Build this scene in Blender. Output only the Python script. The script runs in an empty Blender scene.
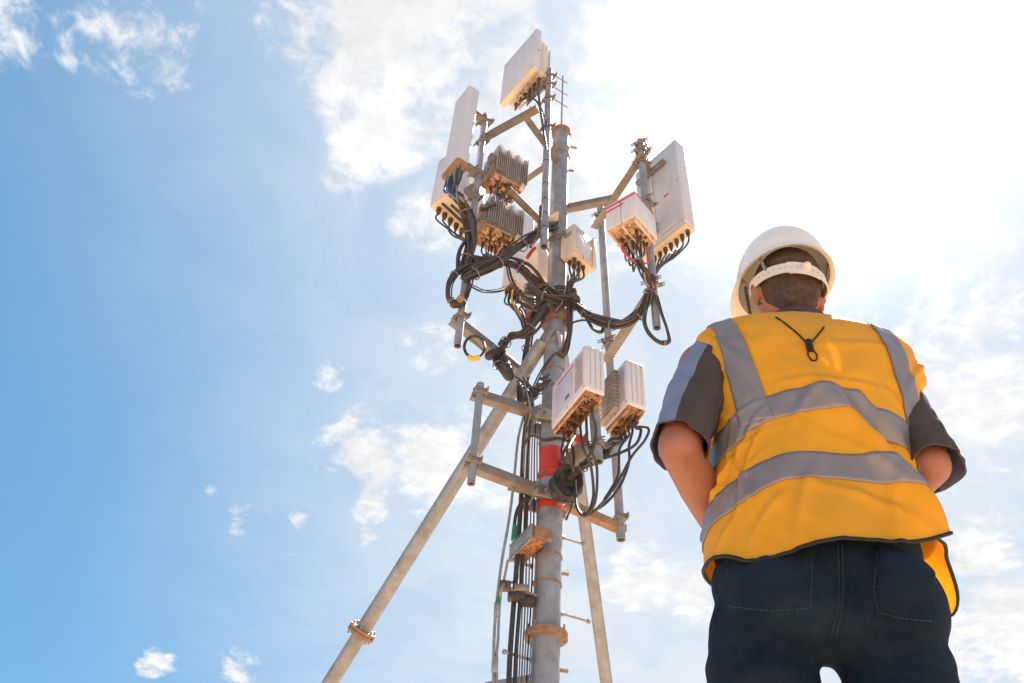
import bpy, bmesh, math, random
import numpy as np
from mathutils import Vector, noise
from mathutils.bvhtree import BVHTree
random.seed(7)
R = math.radians
S = bpy.context.scene
COL = S.collection

# ------------------------------------------------------------------ camera
FOC = 900.0; CAMZ = 0.30
TH = R(43.6); RO = R(4.3)
f_ = Vector((0, math.cos(TH), math.sin(TH)))
u0 = Vector((0, -math.sin(TH), math.cos(TH))); r0 = Vector((1, 0, 0))
cr = math.cos(RO)*r0 + math.sin(RO)*u0
cu = -math.sin(RO)*r0 + math.cos(RO)*u0
CAMP = Vector((0, 0, CAMZ))
from mathutils import Matrix
cam = bpy.data.cameras.new('camera'); cam.sensor_width = 36; cam.lens = FOC/1024*36
cam.clip_start = 0.02; cam.clip_end = 3000
co = bpy.data.objects.new('camera', cam); COL.objects.link(co)
m = Matrix((cr, cu, -f_)).transposed().to_4x4(); m.translation = CAMP
co.matrix_world = m
S.camera = co

def ray(x, y): return f_*FOC + cr*(x-512) + cu*(341.5-y)
def at(x, y, Y):
    d = ray(x, y); return CAMP + d*(Y/d.y)
def atz(x, y, Z):
    d = ray(x, y); return CAMP + d*((Z-CAMZ)/d.z)

# ------------------------------------------------------------------ sun and sky
SUN_DIR = ray(835, 75).normalized()
EL = math.asin(SUN_DIR.z); AZ = math.atan2(SUN_DIR.x, SUN_DIR.y)
sl = bpy.data.lights.new('sun', 'SUN'); sl.energy = 5.0; sl.angle = R(0.53); sl.color = (1.0, 0.93, 0.82)
so = bpy.data.objects.new('sun', sl); COL.objects.link(so)
so.rotation_euler = SUN_DIR.to_track_quat('Z', 'Y').to_euler(); so.location = (5, 5, 20)
S.view_settings.view_transform = 'Standard'; S.view_settings.look = 'None'
S.view_settings.exposure = 1.75; S.view_settings.gamma = 1.0
S.cycles.max_bounces = 6; S.cycles.diffuse_bounces = 4; S.cycles.sample_clamp_indirect = 6

W = bpy.data.worlds.new('World'); S.world = W; W.use_nodes = True
nt = W.node_tree; N = nt.nodes; L = nt.links; N.clear()
def wn(t, **k):
    n = N.new(t)
    for a, b in k.items(): setattr(n, a, b)
    return n
def wmath(op, a, b=None, c=None, clamp=False):
    n = wn('ShaderNodeMath', operation=op, use_clamp=clamp)
    for i, v in enumerate((a, b, c)):
        if v is None: continue
        if isinstance(v, (int, float)): n.inputs[i].default_value = v
        else: L.new(v, n.inputs[i])
    return n.outputs[0]
def wrange(v, a, b, c, d, smooth=True):
    n = wn('ShaderNodeMapRange', interpolation_type='SMOOTHSTEP' if smooth else 'LINEAR')
    L.new(v, n.inputs[0])
    for i, q in enumerate((a, b, c, d)): n.inputs[i+1].default_value = q
    return n.outputs[0]
tc = wn('ShaderNodeTexCoord'); D = tc.outputs['Generated']
sky = wn('ShaderNodeTexSky', sky_type='NISHITA'); sky.sun_disc = False
sky.sun_elevation = EL; sky.sun_rotation = AZ; sky.dust_density = 0.6; sky.air_density = 1.0; sky.ozone_density = 1.5
# clouds live on a flat layer high above: direction / height
sep = wn('ShaderNodeSeparateXYZ'); L.new(D, sep.inputs[0])
hz = wmath('MAXIMUM', wmath('ADD', sep.outputs[2], 0.12), 0.03)
comb = wn('ShaderNodeCombineXYZ')
L.new(wmath('DIVIDE', sep.outputs[0], hz), comb.inputs[0]); L.new(wmath('DIVIDE', sep.outputs[1], hz), comb.inputs[1])
def wnoise(scale, detail, rough, dist, off):
    mp = wn('ShaderNodeMapping'); L.new(comb.outputs[0], mp.inputs[0]); mp.inputs['Location'].default_value = off
    n = wn('ShaderNodeTexNoise'); L.new(mp.outputs[0], n.inputs['Vector'])
    n.inputs['Scale'].default_value = scale; n.inputs['Detail'].default_value = detail
    n.inputs['Roughness'].default_value = rough; n.inputs['Distortion'].default_value = dist
    return n.outputs[0]
n1 = wnoise(6.0, 12, 0.64, 0.5, (3.1, 1.7, 0)); n3 = wnoise(30.0, 6, 0.6, 0.4, (1.3, 7.7, 0)); n2 = wnoise(3.4, 9, 0.62, 0.7, (8.3, 4.1, 0))
# where the cloud banks of this day's sky stand (direction, angular size, amount)
BANKS = [(400, 50, 165, .95), (300, 40, 90, .68), (395, 130, 105, .85), (420, 210, 70, .62), (365, 480, 40, .6), (480, 10, 90, .6), (165, 40, 95, .50), (110, 20, 50, .42), (20, 30, 75, .50), (260, 50, 70, .5),
         (612, 45, 62, .80), (560, 190, 110, .50), (455, 330, 75, .50), (670, 210, 120, .5), (900, 130, 110, .6), (960, 330, 120, .4), (700, 60, 80, .5), (362, 455, 60, 1.0), (440, 455, 78, .88), (330, 378, 24, .75), (430, 420, 40, .4), (480, 500, 40, .3),
         (211, 490, 13, .80), (238, 519, 22, .70), (298, 520, 21, .76), (370, 505, 26, .7), (368, 540, 18, .6),
         (158, 667, 26, .74), (240, 672, 32, .74), (640, 580, 56, .85), (690, 600, 40, .7), (985, 650, 110, .95), (980, 575, 80, .75), (990, 400, 130, .5), (405, 315, 24, .3)]
acc = None
for (px, py, rad, amp) in BANKS:
    c = ray(px, py).normalized()
    vm = wn('ShaderNodeVectorMath', operation='DISTANCE'); L.new(D, vm.inputs[0]); vm.inputs[1].default_value = c
    depth = math.hypot(FOC, math.hypot(px-512, py-341))
    r_ = rad/depth
    v = wrange(vm.outputs['Value'], 0, r_*1.25, amp, 0)
    acc = v if acc is None else wmath('MAXIMUM', acc, v)
dt = wn('ShaderNodeVectorMath', operation='DISTANCE'); L.new(D, dt.inputs[0]); dt.inputs[1].default_value = SUN_DIR
sd = dt.outputs['Value']                                   # chord to the sun
veil = wrange(sd, 0.05, 0.55, 1.0, 0.0)                    # thin bright cloud around the sun
field = wmath('ADD', wmath('ADD', acc, wmath('MULTIPLY', veil, 0.34)), wmath('MULTIPLY', wmath('SUBTRACT', n2, 0.5), 0.8))
field = wmath('ADD', field, wmath('SUBTRACT', wmath('MULTIPLY', wmath('MINIMUM', wmath('MULTIPLY', wmath('ADD', acc, veil), 4.0), 1.0), 0.34), 0.30))
grain = wmath('ADD', wmath('MULTIPLY', wmath('SUBTRACT', n1, 0.5), 2.3), wmath('MULTIPLY', wmath('SUBTRACT', n3, 0.5), 1.1))
dens = wmath('MULTIPLY', wrange(wmath('ADD', field, grain), 0.30, 0.86, 0.0, 1.0), 0.95)
# thin cirrus haze that pales the blue over the middle of the sky
dw = wn('ShaderNodeVectorMath', operation='DISTANCE'); L.new(D, dw.inputs[0]); dw.inputs[1].default_value = ray(800, 470).normalized()
thin = wmath('MULTIPLY', wmath('MAXIMUM', wrange(sd, 0.25, 0.92, 1.0, 0.0), wrange(dw.outputs['Value'], 0.26, 0.80, 1.0, 0.0)), 0.94)
thin = wmath('MULTIPLY', thin, wrange(n1, 0.30, 0.62, 0.82, 1.08))
glow = wmath('POWER', wrange(sd, 0.0, 0.30, 1.0, 0.0, False), 2.0)
lum = wmath('ADD', wmath('MULTIPLY', glow, 12.0), 3.75)
hsv = wn('ShaderNodeHueSaturation'); L.new(sky.outputs[0], hsv.inputs['Color'])
hsv.inputs['Saturation'].default_value = 1.0; hsv.inputs['Value'].default_value = 1.0
def tint(v, col):
    n = wn('ShaderNodeVectorMath', operation='SCALE'); n.inputs[0].default_value = col; L.new(v, n.inputs['Scale']); return n.outputs[0]
def wmix(fac, a, b):
    n = wn('ShaderNodeMix', data_type='RGBA'); L.new(fac, n.inputs[0]); L.new(a, n.inputs[6]); L.new(b, n.inputs[7]); return n.outputs[2]
vmt = wn('ShaderNodeVectorMath', operation='MULTIPLY'); L.new(hsv.outputs[0], vmt.inputs[0]); vmt.inputs[1].default_value = (.46, .66, .70)
half = wn('ShaderNodeMix', data_type='RGBA'); half.inputs[0].default_value = .55; L.new(vmt.outputs[0], half.inputs[6]); half.inputs[7].default_value = (.60, 1.50, 2.50, 1)
c1 = wmix(thin, half.outputs[2], tint(wmath('ADD', wmath('MULTIPLY', glow, 11.0), 3.25), (0.91, 0.985, 1.07)))
shade = wmath('MULTIPLY', lum, wmath('MULTIPLY', wrange(n3, 0.35, 0.7, 0.93, 1.04), wrange(n2, 0.36, 0.60, 0.91, 1.06)))
c2 = wmix(dens, c1, tint(shade, (1.0, 0.99, 0.985)))
bg = wn('ShaderNodeBackground'); bg.inputs[1].default_value = 0.080; L.new(c2, bg.inputs[0])
wo = wn('ShaderNodeOutputWorld'); L.new(bg.outputs[0], wo.inputs[0])
W.cycles.sampling_method = 'MANUAL'; W.cycles.sample_map_resolution = 512

# ------------------------------------------------------------------ materials
def mat(name, col, rough=.6, metal=0., col2=None, nscale=8., nlo=.4, nhi=.65, bump=0., bscale=60., streak=0., trans=0., sheen=0., coat=0.):
    M = bpy.data.materials.new(name); M.use_nodes = True
    t = M.node_tree; b = t.nodes['Principled BSDF']
    b.inputs['Base Color'].default_value = (*col, 1); b.inputs['Roughness'].default_value = rough; b.inputs['Metallic'].default_value = metal
    if coat: b.inputs['Coat Weight'].default_value = coat
    if sheen: b.inputs['Sheen Weight'].default_value = sheen
    tcn = t.nodes.new('ShaderNodeTexCoord')
    cc = None
    if col2 is None: col2 = tuple(c*.8 for c in col)
    n = t.nodes.new('ShaderNodeTexNoise'); n.inputs['Scale'].default_value = nscale; n.inputs['Detail'].default_value = 8; n.inputs['Roughness'].default_value = .65
    if streak:
        mp = t.nodes.new('ShaderNodeMapping'); mp.inputs['Scale'].default_value = (1, 1, streak); t.links.new(tcn.outputs['Object'], mp.inputs[0]); t.links.new(mp.outputs[0], n.inputs['Vector'])
    else: t.links.new(tcn.outputs['Object'], n.inputs['Vector'])
    rp = t.nodes.new('ShaderNodeValToRGB'); rp.color_ramp.elements[0].position = nlo; rp.color_ramp.elements[1].position = nhi
    rp.color_ramp.elements[0].color = (*col, 1); rp.color_ramp.elements[1].color = (*col2, 1)
    t.links.new(n.outputs[0], rp.inputs[0]); cc = rp.outputs[0]
    t.links.new(cc, b.inputs['Base Color'])
    if bump:
        n2 = t.nodes.new('ShaderNodeTexNoise'); n2.inputs['Scale'].default_value = bscale; n2.inputs['Detail'].default_value = 5
        t.links.new(tcn.outputs['Object'], n2.inputs['Vector'])
        bp = t.nodes.new('ShaderNodeBump'); bp.inputs['Strength'].default_value = bump; bp.inputs['Distance'].default_value = .004
        t.links.new(n2.outputs[0], bp.inputs['Height']); t.links.new(bp.outputs[0], b.inputs['Normal'])
    if trans:
        tr = t.nodes.new('ShaderNodeBsdfTranslucent'); t.links.new(cc, tr.inputs[0])
        mx = t.nodes.new('ShaderNodeMixShader'); mx.inputs[0].default_value = trans
        t.links.new(b.outputs[0], mx.inputs[1]); t.links.new(tr.outputs[0], mx.inputs[2])
        t.links.new(mx.outputs[0], t.nodes['Material Output'].inputs[0])
    return M
M = dict(
 ground=mat('sandy_ground', (.44,.315,.21), .95, col2=(.35,.24,.15), nscale=1.5, bump=.4),
 galv=mat('galvanised_steel', (.36,.37,.40), .5, .35, (.25,.235,.235), 9, .38, .66, .15, 40),
 galv2=mat('galvanised_steel_stained', (.32,.31,.31), .55, .3, (.28,.19,.13), 14, .42, .66, .2, 50),
 rust=mat('rusty_steel', (.34,.21,.14), .75, .1, (.24,.13,.08), 18, .4, .65, .3, 60),
 arm=mat('weathered_arm_steel', (.26,.235,.225), .6, .3, (.22,.16,.12), 10, .42, .62, .2, 50),
 panel=mat('white_radome', (.58,.575,.63), .42, 0, (.50,.485,.52), 16, .45, .75, coat=.2, streak=.12),
 beige=mat('cream_housing', (.66,.58,.50), .5, 0, (.54,.43,.33), 14, .42, .7, streak=.15),
 lip=mat('cream_plastic_bounce_tinted', (.70,.56,.42), .55, 0, (.64,.49,.35), 12, .4, .7),  # warm ground bounce on the undersides is put into this colour
 rru=mat('pale_grey_housing', (.66,.63,.67), .45, 0, (.55,.49,.50), 16, .45, .75, coat=.15, streak=.15),
 inset=mat('blue_grey_panel', (.50,.52,.66), .45, 0, (.46,.47,.60), 6),
 fin=mat('cast_aluminium', (.55,.50,.47), .55, .25, (.34,.27,.22), 14, .4, .7),
 under=mat('corroded_underside', (.40,.19,.09), .8, 0, (.08,.035,.02), 26, .47, .60, .5, 70),
 underl=mat('stained_bounce_tinted_underside', (.62,.40,.24), .75, 0, (.28,.14,.08), 22, .46, .66, .3, 60),  # rusty stains, plus orange ground bounce mixed into the base colour
 black=mat('black_cable', (.042,.035,.032), .5, 0, (.07,.056,.05), 20, .4, .7),  # raised above true black to imitate the sun glare veil
 brown=mat('glare_tinted_black_cable', (.095,.066,.052), .6, 0, (.055,.042,.036), 20, .4, .7),  # black cable, browned in colour to imitate the veil of sun glare
 grey=mat('grey_cable', (.27,.28,.30), .5, 0, (.2,.2,.21), 20),
 bluec=mat('blue_cable', (.16,.22,.36), .45), yellow=mat('yellow_tape', (.75,.50,.06), .5), ycab=mat('yellow_cable', (.70,.45,.08), .5),
 red=mat('red_paint', (.62,.045,.03), .45, 0, (.5,.05,.03), 10), stripe=mat('red_stripe', (.60,.08,.10), .5), mag=mat('magenta_stripe', (.62,.10,.40), .5),
 tie=mat('pale_cable_tie', (.17,.165,.16), .5), green=mat('green_tape', (.03,.22,.12), .5),
 conn=mat('connector_metal', (.16,.10,.075), .5, .4, (.10,.06,.045), 30),
 dark=mat('dark_slot', (.06,.05,.05), .7),
 vest=mat('orange_yellow_vest', (.98,.54,.03), .75, 0, (.96,.49,.025), 7, .4, .7, .2, 300, trans=.42, sheen=.15),
 band=mat('silver_reflective_tape', (.27,.235,.245), .42, .25, (.23,.20,.215), 12, .4, .7, .1, 400),
 pipe=mat('black_piping', (.012,.011,.011), .7),
 shirt=mat('charcoal_brown_shirt', (.070,.052,.050), .9, 0, (.055,.042,.040), 20, .4, .7, .2, 350),
 spanel=mat('slate_blue_sleeve_panel', (.20,.235,.36), .85, 0, (.18,.21,.32), 20, .4, .7, .2, 350),
 skin=mat('skin', (.36,.145,.095), .5, 0, (.30,.115,.075), 14, .4, .7, .1, 200),
 hair=mat('dark_hair_glare_lifted', (.090,.052,.036), .75, 0, (.05,.03,.022), 90, .4, .6, .6, 300),  # backlit glare painted in: base made lighter and browner than the hair
 hat=mat('white_hard_hat', (.80,.78,.77), .28, 0, (.77,.75,.74), 5, .4, .7, coat=.4),
 strap=mat('white_webbing', (.72,.69,.65), .6, 0, (.66,.62,.58), 30),
 jeans=mat('dark_navy_denim', (.006,.015,.031), .9, 0, (.017,.029,.048), 12, .38, .66, .35, 500),
 stitch=mat('denim_stitching', (.022,.034,.040), .8),
 boot=mat('brown_work_boot', (.09,.05,.03), .6), sole=mat('black_sole', (.02,.02,.02), .8),
 watch=mat('steel_watch', (.45,.45,.47), .35, .8),
)
M['jeans'].node_tree.nodes['Principled BSDF'].inputs['Specular IOR Level'].default_value = .12

# ------------------------------------------------------------------ mesh helpers
class Fr:
    """frame of a box-shaped unit: corner nearest the road side at o, ea goes left and back, eb goes right and back"""
    def __init__(s, o, yaw):
        s.o = Vector(o); s.ea = Vector((-math.cos(yaw), math.sin(yaw), 0)); s.eb = Vector((math.sin(yaw), math.cos(yaw), 0)); s.ez = Vector((0, 0, 1))
    def p(s, i, j, k): return s.o + s.ea*i + s.eb*j + s.ez*k
WF = Fr((0,0,0), 0); WF.ea = Vector((1,0,0)); WF.eb = Vector((0,1,0))
class LF(Fr):
    """frame along a segment"""
    def __init__(s, a, b, up=(0,0,1)):
        a = Vector(a); b = Vector(b); s.o = a; s.ea = (b-a).normalized(); s.L = (b-a).length
        s.eb = Vector(up).cross(s.ea).normalized(); s.ez = s.ea.cross(s.eb).normalized()
class MB:
    def __init__(s): s.v = []; s.f = []; s.m = []; s.st = []
    def add(s, vs, fs, mi=0):
        o = len(s.v); s.st.append((o, len(s.f))); s.v += [Vector(v) for v in vs]; s.f += [tuple(i+o for i in f) for f in fs]; s.m += [mi]*len(fs); return s
    def box(s, fr, i0, i1, j0, j1, k0, k1, bev=0., mi=0, seg=2, vert_only=False):
        bm = bmesh.new(); vs = [bm.verts.new((x, y, z)) for x in (i0, i1) for y in (j0, j1) for z in (k0, k1)]
        for q in ((0,1,3,2),(4,6,7,5),(0,4,5,1),(2,3,7,6),(0,2,6,4),(1,5,7,3)): bm.faces.new([vs[i] for i in q])
        if bev:
            es = [e for e in bm.edges if (not vert_only) or abs(e.verts[0].co.z-e.verts[1].co.z) > 1e-6]
            bmesh.ops.bevel(bm, geom=es, offset=bev, segments=seg, profile=.5, affect='EDGES')
        bm.verts.index_update()
        s.add([fr.p(*v.co) for v in bm.verts], [[v.index for v in f.verts] for f in bm.faces], mi); bm.free(); return s
    def tube(s, path, r, seg=12, caps=True, mi=0):
        path = [Vector(p) for p in path]; n = len(path)
        rs = r if isinstance(r, (list, tuple)) else [r]*n
        t = [(path[min(i+1, n-1)]-path[max(i-1, 0)]).normalized() for i in range(n)]
        up = Vector((0,0,1)) if abs(t[0].z) < .9 else Vector((1,0,0))
        x = t[0].cross(up).normalized(); vs = []; fs = []
        for i in range(n):
            x = (x - t[i]*x.dot(t[i])).normalized(); y = t[i].cross(x)
            for k in range(seg):
                a = 2*math.pi*k/seg; vs.append(path[i] + (x*math.cos(a)+y*math.sin(a))*rs[i])
        for i in range(n-1):
            for k in range(seg):
                a = i*seg+k; b = i*seg+(k+1) % seg; fs.append((a, b, b+seg, a+seg))
        if caps: fs.append(tuple(range(seg-1, -1, -1))); fs.append(tuple((n-1)*seg+k for k in range(seg)))
        return s.add(vs, fs, mi)
    def pipe(s, a, b, ro, ri, seg=24, mi=0):
        """hollow pipe, open at both ends"""
        a = Vector(a); b = Vector(b); fr = LF(a, b, (0,0,1) if abs((b-a).normalized().z) < .9 else (1,0,0)); vs = []; fs = []
        for (x, r) in ((0, ro), (fr.L, ro), (fr.L, ri), (0, ri)):
            for k in range(seg):
                t = 2*math.pi*k/seg; vs.append(fr.p(x, r*math.cos(t), r*math.sin(t)))
        for q in range(4):
            for k in range(seg):
                A = q*seg+k; B = q*seg+(k+1) % seg; C = ((q+1) % 4)*seg+(k+1) % seg; E = ((q+1) % 4)*seg+k; fs.append((A, B, C, E))
        return s.add(vs, fs, mi)
    def ring(s, c, axis, ro, ri, h, seg=40, mi=0):
        a = Vector(c)-Vector(axis).normalized()*h/2; b = Vector(c)+Vector(axis).normalized()*h/2
        return s.pipe(a, b, ro, ri, seg, mi)
    def lathe(s, c, prof, seg=32, mi=0, sx=1., sy=1.):
        c = Vector(c); vs = []; fs = []; n = len(prof)
        for (r, z) in prof:
            for k in range(seg):
                t = 2*math.pi*k/seg; vs.append(c+Vector((r*sx*math.cos(t), r*sy*math.sin(t), z)))
        for i in range(n-1):
            for k in range(seg): A = i*seg+k; B = i*seg+(k+1) % seg; fs.append((A, B, B+seg, A+seg))
        return s.add(vs, fs, mi)
    def build_each(s, name, mats, parent):
        """one object per primitive"""
        for (v0, f0), (v1, f1) in zip(s.st, s.st[1:]+[(len(s.v), len(s.f))]):
            q = MB(); q.v = s.v[v0:v1]; q.f = [tuple(i-v0 for i in f) for f in s.f[f0:f1]]; q.m = s.m[f0:f1]; q.build(name, mats, parent)
    def build(s, name, mats, parent=None, angle=35, smooth=True, recalc=True):
        o = parent; org = Vector((0,0,0))
        while o is not None:
            org = org + Vector(o.location); o = o.parent
        me = bpy.data.meshes.new(name); me.from_pydata([v-org for v in s.v], [], s.f); me.update()
        if recalc:
            bm = bmesh.new(); bm.from_mesh(me); bmesh.ops.recalc_face_normals(bm, faces=bm.faces); bm.to_mesh(me); bm.free()
        if not isinstance(mats, (list, tuple)): mats = [mats]
        for q in mats: me.materials.append(q)
        for i, p in enumerate(me.polygons): p.material_index = s.m[i]
        if smooth: me.shade_smooth(); me.set_sharp_from_angle(angle=R(angle))
        ob = bpy.data.objects.new(name, me); COL.objects.link(ob)
        if parent is not None: ob.parent = parent
        return ob
def tag(o, label=None, cat=None, group=None, kind=None):
    if label: o['label'] = label
    if cat: o['category'] = cat
    if group: o['group'] = group
    if kind: o['kind'] = kind
    return o
def thing(name, loc, label, cat, group=None):
    o = bpy.data.objects.new(name, None); COL.objects.link(o); o.location = loc; o.empty_display_size = .1
    return tag(o, label, cat, group)
def spline(pts, n=8):
    P = [Vector(p) for p in pts]; P = [P[0]*2-P[1]] + P + [P[-1]*2-P[-2]]; out = []
    for i in range(1, len(P)-2):
        for k in range(n):
            t = k/n; a, b, c, d = P[i-1:i+3]
            out.append(.5*((2*b)+(c-a)*t+(2*a-5*b+4*c-d)*t*t+(3*b-a-3*c+d)*t**3))
    out.append(P[-2]); return out
def cable(parent, pts, r, m, name='cable', label=None):
    o = MB().tube(spline(pts, 6), r, 8).build(name, m, parent)
    if label: o['label'] = label
    return o
def px(*pts): return [at(*p) for p in pts]
def bundle(root, pts, n, spread, r, mats, name='cable', jit=.35, ties=0):
    base = spline(pts, 5)
    for k in range(n):
        a = 2*math.pi*k/n+random.random(); q = spread*math.sqrt((k+.5)/n)
        ph = [random.uniform(0, 6) for _ in range(3)]
        path = []
        for i, p in enumerate(base):
            t = base[min(i+1, len(base)-1)]-base[max(i-1, 0)]; t.normalize()
            x = t.cross(Vector((.3,.2,1))).normalized(); y = t.cross(x)
            aa = a+math.sin(i*.23+ph[0])*.6; qq = q*(1+jit*math.sin(i*.31+ph[1]))
            path.append(p+(x*math.cos(aa)+y*math.sin(aa))*qq)
        MB().tube(path, r*random.choice((.55, .7, .9, 1.0, 1.15, 1.3)), 7).build(name, mats[k % len(mats)], root)
    for k in range(ties):
        i = int((k+.7)/(ties+.4)*(len(base)-1)); p = base[i]; t = (base[min(i+1, len(base)-1)]-base[i-1]).normalized()
        MB().ring(p, t, spread*.95+r*1.3, spread*.95+r*.7, .010, 16).build('cable_tie', M['tie'], root)

# ------------------------------------------------------------------ ground
g = MB(); n = 40
for i in range(n+1):
    for j in range(n+1):
        x = (i/n-.5)*1600; y = (j/n-.5)*1600
        g.v.append(Vector((x, y, 0)))
for i in range(n):
    for j in range(n): g.f.append((i*(n+1)+j, (i+1)*(n+1)+j, (i+1)*(n+1)+j+1, i*(n+1)+j+1)); g.m.append(0)
tag(g.build('ground', M['ground'], recalc=False), kind='structure')

# ------------------------------------------------------------------ mast
MX, MY = .330, 5.0; RM = .083
mast = thing('steel_mast', (MX, MY, 0), 'tall round galvanised steel mast carrying the antennas', 'mast')
def disc_col(r0, r1, z0, z1): return MB().pipe((MX, MY, z0), (MX, MY, z1), r0, r1, 48)
disc_col(RM, .076, 0, 5.26).build('lower_shaft', M['galv'], mast)
disc_col(.078, .072, 5.25, 7.93).build('upper_shaft', M['galv'], mast)
for z, ro, m_ in ((2.70, .128, 'rust'), (5.30, .118, 'rust')):
    fl = disc_col(ro, 0.0785 if z > 5 else RM+.0005, z-.018, z+.018).build('flange', M[m_], mast)
    if z > 5: disc_col(ro-.004, 0.0785, z+.021, z+.052).build('flange', M[m_], mast)
    b = MB()
    for k in range(10):
        a = k*.628+.2; c = Vector((MX+math.cos(a)*(ro-.017), MY+math.sin(a)*(ro-.017), z))
        b.tube([c-Vector((0,0,.026)), c+Vector((0,0,.06))], .007, 6)
    b.build_each('flange_bolt', M['galv2'], mast)
# cap and collar at the top
disc_col(.098, .02, 7.93, 7.955).build('top_cap', M['rust'], mast)
for z in (7.60,):
    disc_col(.092, .0785, z-.055, z+.055).build('collar', M['galv2'], mast)
rod = at(561, 76, 5.0)
MB().tube([(MX, MY, 7.95), (MX, MY, rod.z)], .009, 10).build('lightning_rod', M['galv'], mast)
# painted bands
zb = [at(553, y, MY-RM).z for y in (445, 476, 489, 506)]
disc_col(RM+.0012, RM+.0002, zb[1], zb[0]).build('painted_band', M['red'], mast)
disc_col(RM+.0012, RM+.0002, zb[3], zb[2]).build('painted_band', M['red'], mast)
# thin band clamps
for y in (551, 579, 470, 438, 366, 384):
    z = at(552, y, MY-RM).z; b = disc_col(RM+.005, RM+.001, z-.007, z+.007)
    b.box(WF, MX-.115+.02, MX-RM+.005, MY-.03, MY-.0, z-.012, z+.012, .003); b.build('band_clamp', M['rust'], mast)
# climbing pegs
def peg(pa, pb, Y):
    a = at(*pa, Y); b = atz(*pb, a.z); d = (b-a).normalized()
    q = MB().tube([a, b], .0085, 8); q.tube([b-d*.004, b+d*.012], .015, 8); q.tube([a+d*.004, a+d*.022], .016, 6)
    q.build('climbing_peg', M['galv2'], mast)
for pa, pb in (((561,537),(583,544)), ((560,613),(588,621)), ((534,661),(505,652)), ((533,567),(511,560)), ((531,496),(510,489)), ((567,448),(592,456))): peg(pa, pb, 5.0)
for p in ((563,573),(562,670),(573,147),(570,170)):
    a = at(*p, 5.0); q = MB().tube([a-Vector((.02,0,0)), a+Vector((.035,.01,0))], .012, 6); q.build('climbing_peg', M['rust'], mast)

# raking legs of the mast
zt = at(545, 352, 4.95).z
def brace(p_top, p_bot, ybot, r, label, coup=None):
    a = at(*p_top, 4.98); b = at(*p_bot, ybot); d = (b-a).normalized(); e = a+d*((a.z-0.0)/-d.z)
    t = thing('bracing_leg', e, label, 'bracing leg', 'raking legs that prop the mast')
    MB().pipe(a-d*.02, e, r, r-.006, 32).build('tube', M['galv'], t)
    MB().box(LF(a-d*.14, a+d*.02), -.02, .16, -.012, .012, -.05, .05, .004).build('gusset_plate', M['galv2'], t)
    MB().ring(e+Vector((0,0,.012)), (0,0,1), .16, .02, .024).build('base_plate', M['rust'], t)
    if coup:
        bm_ = atz  # point on the tube nearest to the wanted height
        best = min(range(400), key=lambda k: ((lambda q: (q[0]-coup[0])**2+(q[1]-coup[1])**2)(proj(a+d*(k/400*6)))))
        c = a+d*(best/400*6)
        MB().ring(c, d, r+.048, r+.0005, .022).build('coupling_flange', M['rust'], t); MB().ring(c+d*.027, d, r+.048, r+.0005, .022).build('coupling_flange', M['rust'], t)
        q = MB(); fr = LF(c, c+d)
        for k in range(6):
            w = k*1.047+.3; s0 = fr.p(-.035, (r+.032)*math.cos(w), (r+.032)*math.sin(w)); q.tube([s0, s0+d*.10], .008, 6)
        q.build_each('coupling_bolt', M['galv2'], t)
    return t
def proj(P):
    d = Vector(P)-CAMP; z = d.dot(f_); return (512+FOC*d.dot(cr)/z, 341.5-FOC*d.dot(cu)/z)
brace((541,345), (330,683), 6.3, .054, 'long raking steel leg slanting down to the lower left with a bolted flange coupling', (359,628))
brace((562,352), (606.5,683), 6.6, .047, 'plain straight raking steel leg behind the mast, right of it', None)

# ------------------------------------------------------------------ pipes and frames
def clamp(q, c, r, yaw=0., w=.045):
    """a pair of clamp plates round a pipe with four threaded rods"""
    c = Vector(c); e = Vector((math.cos(yaw), math.sin(yaw), 0)); n_ = Vector((-math.sin(yaw), math.cos(yaw), 0))
    fr = Fr(c, 0); fr.ea = e; fr.eb = n_
    q.box(fr, -w, w, -r-.016, -r-.002, -.022, .022, .003); q.box(fr, -w, w, r+.002, r+.016, -.022, .022, .003)
    for s in (-1, 1):
        for z in (-.012, .012):
            q.tube([fr.p(s*(w-.008), -r-.05, z), fr.p(s*(w-.008), r+.05, z)], .005, 6)
            q.tube([fr.p(s*(w-.008), -r-.028, z), fr.p(s*(w-.008), -r-.016, z)], .010, 6)
def mount_pipe(top, bot, r, label, clamps=(), grp='vertical mounting pipes', bands=()):
    t = thing('mounting_pipe', bot, label, 'mounting pipe', grp)
    MB().pipe(bot, top, r, r-.005, 24).build('tube', M['galv'], t)
    for (k, yaw) in clamps:
        q = MB(); clamp(q, Vector(bot).lerp(Vector(top), k), r, yaw); q.build('pipe_clamp', M['arm'], t)
    for k in bands:
        c = Vector(bot).lerp(Vector(top), k); MB().ring(c, Vector(top)-Vector(bot), r+.002, r+.0003, .010, 24).build('tape_ring', M['dark'], t)
    return t
mount_pipe(at(549,70,4.60), at(544,247,4.60), .031, 'thick upright pipe in front of the upper mast with dark tape rings', ((.80,.4),(.62,.5),), bands=(.42,.30,.22,.15,.085))
mount_pipe(at(485,117,4.68), at(457.6,346,4.68), .029, 'long upright pipe at the left beside the tall narrow antenna', ((.97,.6),(.86,.6),(.58,.6),(.10,.6),(.30,.6)))
mount_pipe(at(640,141,4.45), at(657,328,4.45), .030, 'upright pipe at the right behind the broad antenna, cables strapped to its foot', ((.93,1.0),(.86,1.0),(.2,1.0),(.5,1.)))
mount_pipe(at(600,202,5.25), at(621,540,5.25), .032, 'slender full length pipe standing free right of the mast', ((.945,1.0),(.50,1.0),(.045,.2)))
mount_pipe(at(480.5,384,4.64), at(471,484,4.64), .026, 'short outrigger pipe at the far left of the two lower arms', ((.90,.3),(.20,.3)))
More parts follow.
